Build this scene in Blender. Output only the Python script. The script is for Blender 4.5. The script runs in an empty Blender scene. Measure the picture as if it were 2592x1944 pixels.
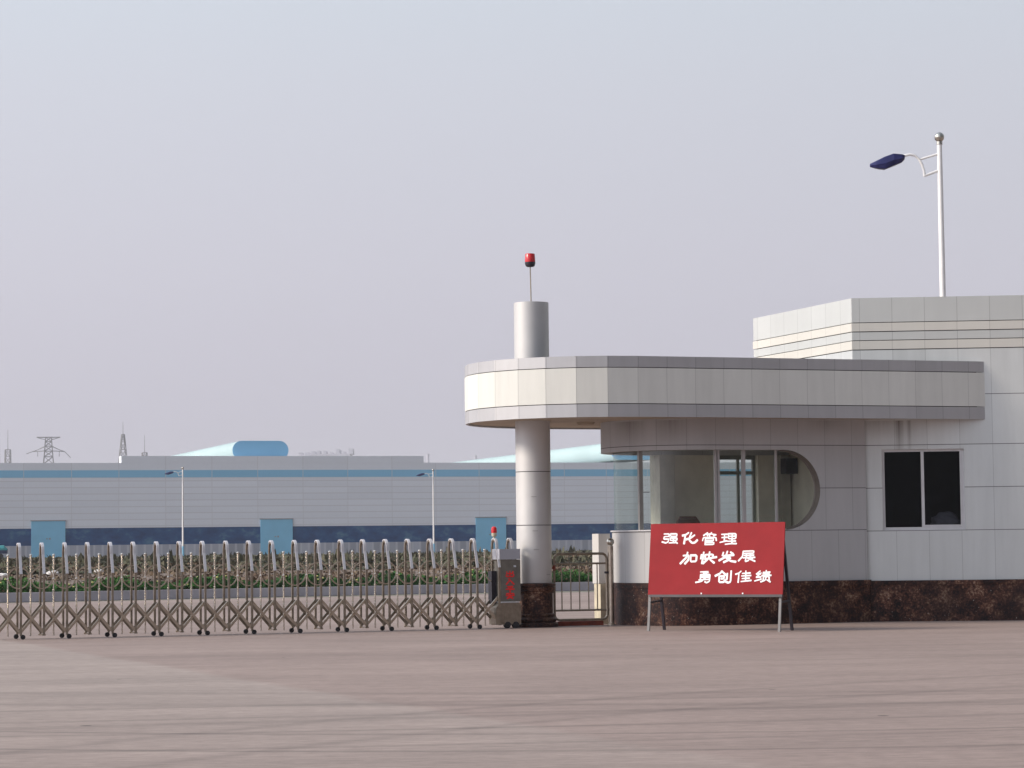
import bpy, bmesh, math, random
from mathutils import Vector, Matrix
R = math.radians
random.seed(7)
C = bpy.context.scene.collection
S = bpy.context.scene

# ------------------------------------------------------------------ camera
F, ROLL, YH = 6400.0, .0115, 1385.0
pitch = math.atan((YH-972)/F)
cam = bpy.data.objects.new('camera', bpy.data.cameras.new('camera'))
C.objects.link(cam)
cam.data.sensor_width = 36; cam.data.lens = 36*F/2592
cam.data.clip_start = .5; cam.data.clip_end = 60000
fwd = Vector((0, math.cos(pitch), math.sin(pitch))); up0 = Vector((0, -math.sin(pitch), math.cos(pitch))); rt0 = Vector((1, 0, 0))
# the camera is rolled slightly, so verticals lean to the left in the picture
rt = rt0*math.cos(ROLL) - up0*math.sin(ROLL)
up = up0*math.cos(ROLL) + rt0*math.sin(ROLL)
m = Matrix((rt, up, -fwd)).transposed().to_4x4(); m.translation = (0, 0, 1.5)
cam.matrix_world = m
S.camera = cam

# ------------------------------------------------------------------ light
SUN_EL, SUN_PHI = R(29), R(12)                     # low sun from the left, slightly behind the camera
sd = Vector((-math.cos(SUN_PHI)*math.cos(SUN_EL), -math.sin(SUN_PHI)*math.cos(SUN_EL), math.sin(SUN_EL)))
w = bpy.data.worlds.new('World'); S.world = w; w.use_nodes = True
nt = w.node_tree; N = nt.nodes; L = nt.links; bg = N['Background']; bg.inputs['Strength'].default_value = .1
sky = N.new('ShaderNodeTexSky'); sky.sky_type = 'NISHITA'; sky.sun_disc = False
sky.sun_elevation = SUN_EL; sky.sun_rotation = math.atan2(sd.x, sd.y); sky.dust_density = 6; sky.air_density = 1.2
tc = N.new('ShaderNodeTexCoord'); sx = N.new('ShaderNodeSeparateXYZ'); L.new(tc.outputs['Generated'], sx.inputs[0])
cr = N.new('ShaderNodeValToRGB'); L.new(sx.outputs['Z'], cr.inputs[0])
e = cr.color_ramp.elements
e[0].position = 0; e[0].color = (.550, .520, .600, 1)
e[1].position = 1; e[1].color = (.50, .58, .72, 1)
for p_, c_ in ((.05, (.555, .530, .615, 1)), (.11, (.600, .590, .670, 1)), (.18, (.620, .640, .715, 1)), (.24, (.625, .688, .765, 1))):
    k = cr.color_ramp.elements.new(p_); k.color = c_
sc = N.new('ShaderNodeVectorMath'); sc.operation = 'SCALE'; sc.inputs['Scale'].default_value = 10.0
L.new(cr.outputs[0], sc.inputs[0])
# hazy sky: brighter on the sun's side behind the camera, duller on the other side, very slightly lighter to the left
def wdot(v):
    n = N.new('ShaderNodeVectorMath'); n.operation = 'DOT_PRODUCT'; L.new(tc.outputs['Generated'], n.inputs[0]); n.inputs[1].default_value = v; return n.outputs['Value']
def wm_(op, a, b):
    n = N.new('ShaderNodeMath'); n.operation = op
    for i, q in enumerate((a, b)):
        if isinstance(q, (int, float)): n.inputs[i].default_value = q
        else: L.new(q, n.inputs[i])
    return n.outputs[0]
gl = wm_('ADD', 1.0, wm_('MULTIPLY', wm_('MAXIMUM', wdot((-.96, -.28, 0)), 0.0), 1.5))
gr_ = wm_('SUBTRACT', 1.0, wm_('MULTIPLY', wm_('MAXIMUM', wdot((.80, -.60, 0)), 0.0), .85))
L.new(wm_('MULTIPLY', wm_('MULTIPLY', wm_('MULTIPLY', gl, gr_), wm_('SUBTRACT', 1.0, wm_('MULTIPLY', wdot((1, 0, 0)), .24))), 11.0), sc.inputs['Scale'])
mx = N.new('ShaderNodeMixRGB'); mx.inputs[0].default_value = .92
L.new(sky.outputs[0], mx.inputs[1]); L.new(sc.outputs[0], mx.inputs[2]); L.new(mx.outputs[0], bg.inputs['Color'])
sun = bpy.data.objects.new('sun', bpy.data.lights.new('sun', 'SUN')); C.objects.link(sun)
sun.data.energy = 3.8; sun.data.angle = R(13); sun.data.color = (1, .88, .74)
sun.rotation_euler = (-sd).to_track_quat('-Z', 'Y').to_euler()
S.view_settings.view_transform = 'Standard'; S.view_settings.look = 'None'
S.view_settings.exposure = 0; S.view_settings.gamma = 1
S.render.engine = 'CYCLES'
S.cycles.max_bounces = 8; S.cycles.transparent_max_bounces = 16; S.cycles.volume_bounces = 0
S.cycles.use_denoising = True

# ------------------------------------------------------------------ materials
def new_mat(name):
    mt = bpy.data.materials.new(name); mt.use_nodes = True
    return mt, mt.node_tree.nodes, mt.node_tree.links, mt.node_tree.nodes['Principled BSDF']
def math_n(N, L, op, a, b=None, c=None):
    n = N.new('ShaderNodeMath'); n.operation = op
    for i, v in enumerate((a, b, c)):
        if v is None: continue
        if isinstance(v, (int, float)): n.inputs[i].default_value = v
        else: L.new(v, n.inputs[i])
    return n.outputs[0]
def mix_c(N, L, fac, a, b, mode='MIX'):
    n = N.new('ShaderNodeMixRGB'); n.blend_type = mode
    for i, v in enumerate((fac, a, b)):
        if isinstance(v, (int, float)): n.inputs[i].default_value = v
        elif isinstance(v, tuple): n.inputs[i].default_value = (*v, 1)
        else: L.new(v, n.inputs[i])
    return n.outputs[0]
def noise(N, L, vec, scale, detail=4, rough=.55, vscale=None):
    if vscale:
        mp = N.new('ShaderNodeMapping'); mp.inputs['Scale'].default_value = vscale; L.new(vec, mp.inputs[0]); vec = mp.outputs[0]
    n = N.new('ShaderNodeTexNoise'); n.inputs['Scale'].default_value = scale; n.inputs['Detail'].default_value = detail
    n.inputs['Roughness'].default_value = rough; L.new(vec, n.inputs['Vector']); return n.outputs['Fac']
def ramp(N, L, v, pts):
    n = N.new('ShaderNodeValToRGB'); L.new(v, n.inputs[0]); el = n.color_ramp.elements
    el[0].position, el[0].color = pts[0][0], (*pts[0][1], 1); el[1].position, el[1].color = pts[-1][0], (*pts[-1][1], 1)
    for p_, c_ in pts[1:-1]:
        k = el.new(p_); k.color = (*c_, 1)
    return n.outputs[0]
def simple(name, col, rough=.6, metal=0., var=.12, scale=6., spec=.5, bump=0.):
    mt, N, L, b = new_mat(name)
    tc = N.new('ShaderNodeTexCoord')
    f = noise(N, L, tc.outputs['Object'], scale, 6)
    lo = tuple(c*(1-var) for c in col); hi = tuple(min(1, c*(1+var)) for c in col)
    L.new(ramp(N, L, f, [(.3, lo), (.7, hi)]), b.inputs['Base Color'])
    L.new(math_n(N, L, 'MULTIPLY_ADD', f, .25, rough-.12), b.inputs['Roughness'])
    b.inputs['Metallic'].default_value = metal; b.inputs['Specular IOR Level'].default_value = spec
    if bump:
        bp = N.new('ShaderNodeBump'); bp.inputs['Strength'].default_value = bump; bp.inputs['Distance'].default_value = .02
        L.new(noise(N, L, tc.outputs['Object'], scale*6, 4), bp.inputs['Height']); L.new(bp.outputs[0], b.inputs['Normal'])
    return mt
def cladding(name, col, rough=.45, metal=.0, pitch=.6, off=0., zs=(), lw=.012, tone=.06, streak=.12, line=(.05, .045, .045), vline=.5, tilt=.02, swap=False, stain=None):
    """panels: UV in metres, thin dark joints every `pitch` along u and at heights zs, each panel a slightly different tone"""
    mt, N, L, b = new_mat(name)
    uvn = N.new('ShaderNodeUVMap'); sp = N.new('ShaderNodeSeparateXYZ'); L.new(uvn.outputs[0], sp.inputs[0])
    u, z = sp.outputs[0], sp.outputs[1]
    un = math_n(N, L, 'DIVIDE', math_n(N, L, 'SUBTRACT', u, off), pitch)
    fr = math_n(N, L, 'FRACT', un); fl = math_n(N, L, 'FLOOR', un)
    ed = math_n(N, L, 'MINIMUM', fr, math_n(N, L, 'SUBTRACT', 1., fr))
    vm = math_n(N, L, 'MULTIPLY', math_n(N, L, 'LESS_THAN', ed, lw*.5/pitch), vline)
    band = None; hm = None
    for zz in zs:
        g = math_n(N, L, 'GREATER_THAN', z, zz); band = g if band is None else math_n(N, L, 'ADD', band, g)
        d = math_n(N, L, 'LESS_THAN', math_n(N, L, 'ABSOLUTE', math_n(N, L, 'SUBTRACT', z, zz)), lw*.6)
        hm = d if hm is None else math_n(N, L, 'MAXIMUM', hm, d)
    lm = vm if hm is None else math_n(N, L, 'MAXIMUM', vm, math_n(N, L, 'MULTIPLY', hm, .85))
    cb = N.new('ShaderNodeCombineXYZ'); L.new(fl, cb.inputs[0])
    if band is not None: L.new(band, cb.inputs[1])
    wn = N.new('ShaderNodeTexWhiteNoise'); wn.noise_dimensions = '3D'; L.new(cb.outputs[0], wn.inputs[0])
    tn = math_n(N, L, 'MULTIPLY_ADD', wn.outputs['Value'], 2*tone, 1-tone)
    st = noise(N, L, uvn.outputs[0], 1., 5, .6, (5., .55, 1))
    st2 = noise(N, L, uvn.outputs[0], 2.2, 4)
    tn = math_n(N, L, 'MULTIPLY', tn, math_n(N, L, 'MULTIPLY_ADD', st, -streak, 1+streak*.5))
    tn = math_n(N, L, 'MULTIPLY', tn, math_n(N, L, 'MULTIPLY_ADD', st2, .06, .97))
    cs = N.new('ShaderNodeVectorMath'); cs.operation = 'SCALE'; cs.inputs[0].default_value = col; L.new(tn, cs.inputs['Scale'])
    out = cs.outputs[0]
    if stain:
        for (u0, wdt, zt, zl, amt) in stain:      # drip stains: at u0, from height zt downwards over zl
            a = math_n(N, L, 'ABSOLUTE', math_n(N, L, 'SUBTRACT', u, u0))
            hz = math_n(N, L, 'SUBTRACT', 1., math_n(N, L, 'DIVIDE', a, wdt)); hz.node.use_clamp = True
            vz = math_n(N, L, 'SUBTRACT', 1., math_n(N, L, 'DIVIDE', math_n(N, L, 'SUBTRACT', zt, z), zl)); vz.node.use_clamp = True
            s3 = noise(N, L, uvn.outputs[0], 1., 3, .6, (22., .3, 1))
            f = math_n(N, L, 'MULTIPLY', math_n(N, L, 'MULTIPLY', hz, math_n(N, L, 'MULTIPLY', vz, math_n(N, L, 'LESS_THAN', z, zt))), math_n(N, L, 'MULTIPLY', s3, amt)); f.node.use_clamp = True
            out = mix_c(N, L, f, out, (.10, .08, .07))
    L.new(mix_c(N, L, lm, out, line), b.inputs['Base Color'])
    b.inputs['Metallic'].default_value = metal
    L.new(math_n(N, L, 'MULTIPLY_ADD', st2, .2, rough-.1), b.inputs['Roughness'])
    bp = N.new('ShaderNodeBump'); bp.inputs['Strength'].default_value = .25; bp.inputs['Distance'].default_value = .01
    L.new(noise(N, L, uvn.outputs[0], 1.3, 2), bp.inputs['Height']); L.new(bp.outputs[0], b.inputs['Normal'])
    return mt
def glass_mat(name, tint, refl=1.0):
    mt, N, L, b = new_mat(name); N.remove(b)
    out = N['Material Output']
    t = N.new('ShaderNodeBsdfTransparent'); t.inputs[0].default_value = (*tint, 1)
    tc = N.new('ShaderNodeTexCoord'); dn = noise(N, L, tc.outputs['Object'], 1.5, 6, .65, (3, 3, .8))
    L.new(mix_c(N, L, math_n(N, L, 'MULTIPLY', dn, .22), tint, tuple(c*.6 for c in tint)), t.inputs[0])
    g = N.new('ShaderNodeBsdfGlossy'); g.inputs['Roughness'].default_value = .03; g.inputs[0].default_value = (.9*refl, .95*refl, .92*refl, 1)
    fz = N.new('ShaderNodeLayerWeight'); fz.inputs[0].default_value = .5
    rf = math_n(N, L, 'MULTIPLY_ADD', math_n(N, L, 'POWER', fz.outputs['Facing'], 5.), .5, .045*refl)
    mxs = N.new('ShaderNodeMixShader'); L.new(rf, mxs.inputs[0]); L.new(t.outputs[0], mxs.inputs[1]); L.new(g.outputs[0], mxs.inputs[2])
    L.new(mxs.outputs[0], out.inputs['Surface']); return mt

M = {}
ZB = (1.73, 2.55, 3.37, 4.33)
M['panel_wall'] = cladding('silver_panel', (.585, .60, .595), .45, .25, .62, .15, ZB, .011, .04, .24, vline=.3, stain=[(.86, .10, 3.84, .9, 1.6), (1.05, .05, 3.84, .8, 1.2), (.35, .9, 3.84, .35, .5)])
M['panel_hut'] = cladding('hut_panel', (.45, .445, .45), .85, .0, .57, .0, (1.757, 2.557, 3.37), .011, .03, .18, vline=.3, stain=[(-1.15, .5, 3.84, .6, .9), (-.3, .4, 3.84, .5, .7), (2.9, .5, 3.84, .3, .5)])
M['silver_band'] = cladding('silver_trim_panel', (.465, .46, .47), .5, .45, .57, .0, (), .011, .05, .2, vline=.35)
M['white_band'] = cladding('pale_fascia_panel', (.64, .635, .595), .65, .0, .57, .0, (), .011, .04, .22, vline=.25)
M['silver_top'] = cladding('silver_parapet_panel', (.55, .56, .545), .45, .25, .62, .15, (), .011, .03, .08, vline=.35)
M['cream_stripe'] = cladding('cream_stripe_panel', (.58, .562, .52), .75, .0, .62, .15, (), .011, .03, .08, vline=.3)
M['sill_white'] = cladding('white_sill_panel', (.62, .60, .58), .5, .0, .57, .0, (), .012, .03, .10, vline=.15)
M['joint'] = simple('dark_joint', (.03, .028, .03), .8)
M['soffit'] = simple('stained_soffit', (.42, .34, .26), .8, 0, .18, 1.2)
M['roof'] = simple('roof_felt', (.2, .2, .2), .9)
M['alu'] = simple('white_aluminium', (.58, .57, .58), .4, .1, .06, 4)
M['bronze'] = simple('brown_stained_metal_lining', (.20, .17, .15), .5, .3, .25, 4)
M['mullion'] = simple('greyed_aluminium', (.42, .40, .40), .5, .1, .1, 4)
M['dark_alu'] = simple('grey_aluminium', (.30, .29, .28), .45, .3, .1, 4)
M['glass'] = glass_mat('greenish_glass', (.90, .94, .91))
M['dark_glass'] = glass_mat('dark_tinted_glass', (.55, .55, .57), .45)
M['interior'] = simple('cream_interior_plaster', (.72, .67, .58), .85, 0, .12, 2)
M['pillar'] = simple('greyed_pillar_plaster', (.44, .41, .35), .85, 0, .15, 3)
M['int_floor'] = simple('grey_floor_tile', (.35, .33, .31), .6)
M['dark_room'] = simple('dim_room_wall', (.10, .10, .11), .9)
M['steel'] = simple('stainless_steel', (.55, .475, .385), .34, .95, .18, 9)
M['steel_dark'] = simple('dull_and_shaded_steel', (.31, .26, .205), .45, .9, .25, 9)
M['cover'] = simple('satin_aluminium_cover', (.60, .585, .61), .45, .35, .08, 5)
M['bead'] = simple('polished_steel_beads', (.66, .61, .54), .22, 1., .12, 8)
M['display'] = simple('grey_display_box', (.36, .36, .40), .5, .1, .08, 5)
M['rubber'] = simple('black_rubber', (.02, .018, .02), .7)
M['column'] = simple('brushed_silver_column', (.56, .55, .545), .55, .35, .06, 1.5)
M['white_paint'] = simple('white_painted_steel', (.80, .79, .78), .4, 0, .05, 3)
M['blue_lamp'] = simple('blue_lamp_housing', (.018, .020, .10), .35, .2, .2, 5)
M['lamp_lens'] = simple('dusty_lamp_lens', (.16, .17, .24), .3)
M['chrome'] = simple('dull_chrome_ball', (.55, .52, .46), .3, 1., .15, 7)
M['red_lens'] = simple('red_plastic_lens', (.55, .02, .025), .25, 0, .15, 12)
M['black_plastic'] = simple('black_plastic', (.02, .016, .025), .45)
M['red_panel'] = simple('red_painted_board', (.285, .030, .034), .8, 0, .10, 2.2, spec=.12)
M['white_letter'] = simple('white_paint_lettering', (.86, .85, .86), .6, 0, .03, 5)
M['red_letter'] = simple('red_paint_lettering', (.75, .02, .02), .6, 0, .1, 9)
M['olive'] = simple('olive_grey_cabinet', (.15, .135, .115), .6, .2, .2, 6)
M['rust_red'] = simple('rusty_red_paint', (.22, .045, .025), .8, 0, .5, 5)
M['rail_paint'] = simple('dark_grey_rail', (.085, .075, .08), .7, 0, .2, 5)
M['grey_paint'] = simple('grey_painted_angle_iron', (.20, .19, .19), .6, 0, .2, 5)
M['dirty_white'] = simple('dirty_cream_paint', (.50, .45, .34), .8, 0, .25, 3)
M['sack'] = simple('white_woven_sack', (.55, .55, .58), .8, 0, .1, 12)
M['brown_wood'] = simple('brown_wood', (.15, .07, .05), .6, 0, .3, 6)
def marble():
    mt, N, L, b = new_mat('dark_brown_marble'); tc = N.new('ShaderNodeTexCoord'); o = tc.outputs['Object']
    a = noise(N, L, o, 3.2, 8, .7); v = noise(N, L, o, 24, 5, .7); s = noise(N, L, o, 30, 3, .5)
    big = noise(N, L, o, .9, 2)
    c = ramp(N, L, math_n(N, L, 'ADD', math_n(N, L, 'MULTIPLY', a, .55), math_n(N, L, 'MULTIPLY', v, .45)),
             [(.42, (.008, .005, .006)), (.49, (.050, .019, .014)), (.55, (.135, .058, .036)), (.62, (.34, .22, .15))])
    c = mix_c(N, L, ramp(N, L, big, [(.42, (0, 0, 0)), (.62, (.6, .6, .6))]), c, (.014, .007, .008))
    c = mix_c(N, L, ramp(N, L, s, [(.70, (0, 0, 0)), (.74, (.8, .8, .8))]), c, (.45, .40, .36))
    L.new(c, b.inputs['Base Color']); b.inputs['Roughness'].default_value = .5; b.inputs['Specular IOR Level'].default_value = .22
    return mt
M['marble'] = marble()

def plaza_mat():
    mt, N, L, b = new_mat('worn_concrete_plaza'); tc = N.new('ShaderNodeTexCoord'); o = tc.outputs['Object']
    wv = N.new('ShaderNodeMapping'); L.new(o, wv.inputs[0]); wv.inputs['Rotation'].default_value = (0, 0, R(-5))
    o2 = wv.outputs[0]
    big = noise(N, L, o, .10, 4, .6, (.6, 1.2, 1)); mid = noise(N, L, o2, .5, 5, .6, (.6, 1.3, 1))
    st = noise(N, L, o2, 1., 6, .68, (.7, 2.2, 1)); fine = noise(N, L, o2, 1., 5, .7, (5., 11., 1)); gr = noise(N, L, o, 45, 3, .6); rub = noise(N, L, o2, 1., 5, .72, (.3, 13., 1))
    c = ramp(N, L, big, [(.32, (.245, .184, .162)), (.68, (.312, .238, .209))])
    # older, greyer slab: a diagonal pour edge crossing the plaza
    sp = N.new('ShaderNodeSeparateXYZ'); L.new(o, sp.inputs[0])
    x, y = sp.outputs[0], sp.outputs[1]
    # edge through (-7.6,40.9) (-3.95,31.6) (-1.6,25.4) (0,21.8)
    d = math_n(N, L, 'ADD', math_n(N, L, 'MULTIPLY_ADD', x, -1., -7.6), math_n(N, L, 'MULTIPLY', math_n(N, L, 'SUBTRACT', y, 40.9), -.397))
    edge = math_n(N, L, 'MULTIPLY', math_n(N, L, 'ADD', d, math_n(N, L, 'MULTIPLY_ADD', mid, .5, -.2)), 4.); edge.node.use_clamp = True
    far = math_n(N, L, 'MULTIPLY', math_n(N, L, 'SUBTRACT', y, 9.), .055); far.node.use_clamp = True
    c = mix_c(N, L, math_n(N, L, 'MULTIPLY', edge, math_n(N, L, 'MULTIPLY', far, .80)), c, (.322, .264, .234))
    v = math_n(N, L, 'MULTIPLY_ADD', st, .38, .81); v = math_n(N, L, 'MULTIPLY', v, math_n(N, L, 'MULTIPLY_ADD', fine, .90, .55))
    v = math_n(N, L, 'MULTIPLY', v, math_n(N, L, 'MULTIPLY_ADD', mid, .60, .70)); v = math_n(N, L, 'MULTIPLY', v, math_n(N, L, 'MULTIPLY_ADD', gr, .24, .88)); v = math_n(N, L, 'MULTIPLY', v, math_n(N, L, 'MULTIPLY_ADD', rub, .42, .80))
    # tyre tracks: pairs of wide sweeping arcs
    for (cx, cy, rr, wd, am) in ((1.6, 38., 17.6, .12, .20), (1.6, 38., 19.3, .12, .20), (-6., 61., 40.2, .16, .17), (-6., 61., 41.9, .16, .15), (6., -30., 53.5, .2, .13), (6., -30., 55.2, .2, .13), (10., 90., 66.5, .35, .14), (10., 90., 64.6, .35, .12), (-30., 140., 121., .30, .13), (20., 5., 26., .2, .12), (20., 5., 27.7, .2, .12)):
        dx = math_n(N, L, 'SUBTRACT', x, cx); dy = math_n(N, L, 'SUBTRACT', y, cy)
        rad = math_n(N, L, 'SQRT', math_n(N, L, 'ADD', math_n(N, L, 'MULTIPLY', dx, dx), math_n(N, L, 'MULTIPLY', dy, dy)))
        a = math_n(N, L, 'ABSOLUTE', math_n(N, L, 'SUBTRACT', rad, rr)); k = math_n(N, L, 'SUBTRACT', 1., math_n(N, L, 'DIVIDE', a, wd)); k.node.use_clamp = True
        v = math_n(N, L, 'MULTIPLY', v, math_n(N, L, 'SUBTRACT', 1., math_n(N, L, 'MULTIPLY', math_n(N, L, 'MULTIPLY', k, mid), am*2.8)))
    vo = N.new('ShaderNodeTexVoronoi'); vo.inputs['Scale'].default_value = .42; L.new(o, vo.inputs['Vector'])
    spot = math_n(N, L, 'LESS_THAN', vo.outputs['Distance'], .022)
    v = math_n(N, L, 'MULTIPLY', v, math_n(N, L, 'SUBTRACT', 1., math_n(N, L, 'MULTIPLY', spot, .6)))
    cs = N.new('ShaderNodeVectorMath'); cs.operation = 'SCALE'; L.new(c, cs.inputs[0]); L.new(v, cs.inputs['Scale'])
    L.new(cs.outputs[0], b.inputs['Base Color']); b.inputs['Roughness'].default_value = .75; b.inputs['Specular IOR Level'].default_value = .25
    bp = N.new('ShaderNodeBump'); bp.inputs['Strength'].default_value = .35; bp.inputs['Distance'].default_value = .004
    L.new(math_n(N, L, 'ADD', fine, gr), bp.inputs['Height']); L.new(bp.outputs[0], b.inputs['Normal'])
    return mt
M['plaza'] = plaza_mat()
M['kerb'] = simple('grey_kerb_stone', (.42, .385, .42), .8, 0, .15, 1.2)
M['soil'] = simple('dry_soil', (.17, .125, .10), .95, 0, .3, .3)
M['far_ground'] = simple('hazy_plain', (.16, .15, .12), .95, 0, .2, .02)
def plant_mat(name, cols):
    mt, N, L, b = new_mat(name); g = N.new('ShaderNodeNewGeometry')
    tc = N.new('ShaderNodeTexCoord'); f = noise(N, L, tc.outputs['Object'], .12, 3)
    r = math_n(N, L, 'ADD', math_n(N, L, 'MULTIPLY', g.outputs['Random Per Island'], .38), math_n(N, L, 'MULTIPLY_ADD', f, 1.6, -.5))
    n = len(cols); L.new(ramp(N, L, r, [(i/(n-1), c) for i, c in enumerate(cols)]), b.inputs['Base Color'])
    b.inputs['Roughness'].default_value = .8; b.inputs['Specular IOR Level'].default_value = .2
    return mt
M['dry_grass'] = plant_mat('dry_grass_blades', [(.09, .075, .045), (.13, .095, .06), (.165, .118, .078), (.135, .09, .066), (.185, .138, .096)])
M['weed'] = plant_mat('dark_weed_leaves', [(.05, .058, .034), (.07, .074, .044), (.09, .085, .052), (.12, .10, .066)])
M['leaf'] = plant_mat('green_leaves', [(.008, .026, .007), (.014, .055, .010), (.026, .092, .014), (.05, .125, .026)])
M['petal'] = simple('yellow_petal', (.62, .60, .22), .7)
def factory_mat(name, col, pitch=7.55, off=3.71, zl=()):
    return cladding(name, col, .55, .0, pitch, off, zl, .12, .03, .05, line=(.66, .67, .69), vline=.7)
FL = tuple(5.6 + i*1.03 for i in range(8))
M['fac_wall'] = factory_mat('grey_ribbed_sheet', (.77, .80, .84), zl=FL)
M['fac_band'] = factory_mat('blue_sheet_band', (.26, .56, .77))
M['fac_door'] = simple('light_blue_sheet_door', (.24, .57, .78), .5, 0, .05, .4)
def navy():
    mt, N, L, b = new_mat('navy_window_strip'); u = N.new('ShaderNodeTexCoord')
    a = noise(N, L, u.outputs['Object'], .35, 4, .6, (1, 1, 1.6))
    L.new(ramp(N, L, a, [(.35, (.010, .048, .15)), (.55, (.020, .085, .22)), (.68, (.07, .18, .28))]), b.inputs['Base Color'])
    b.inputs['Roughness'].default_value = .45; b.inputs['Specular IOR Level'].default_value = .25; return mt
M['navy'] = navy()
M['mint'] = simple('pale_mint_roof_sheet', (.36, .47, .47), .55, 0, .06, .1)
M['vent_blue'] = simple('blue_vent_end_sheet', (.22, .50, .74), .5, 0, .03, .3)
M['fac_base'] = cladding('grey_base_wall', (.40, .41, .45), .8, 0, 1.35, 0, (), .35, .18, .2, line=(.60, .60, .62), vline=.6)
M['lattice'] = simple('galvanised_lattice', (.34, .33, .34), .7)
M['far_wall'] = simple('far_plant_wall', (.52, .50, .57), .8)
M['teal'] = simple('turquoise_tarpaulin', (.02, .22, .24), .6, 0, .2, 1)
M['navy_paint'] = simple('navy_vehicle_paint', (.01, .02, .07), .5)
M['litter'] = simple('white_rubbish', (.7, .68, .66), .8)

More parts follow.
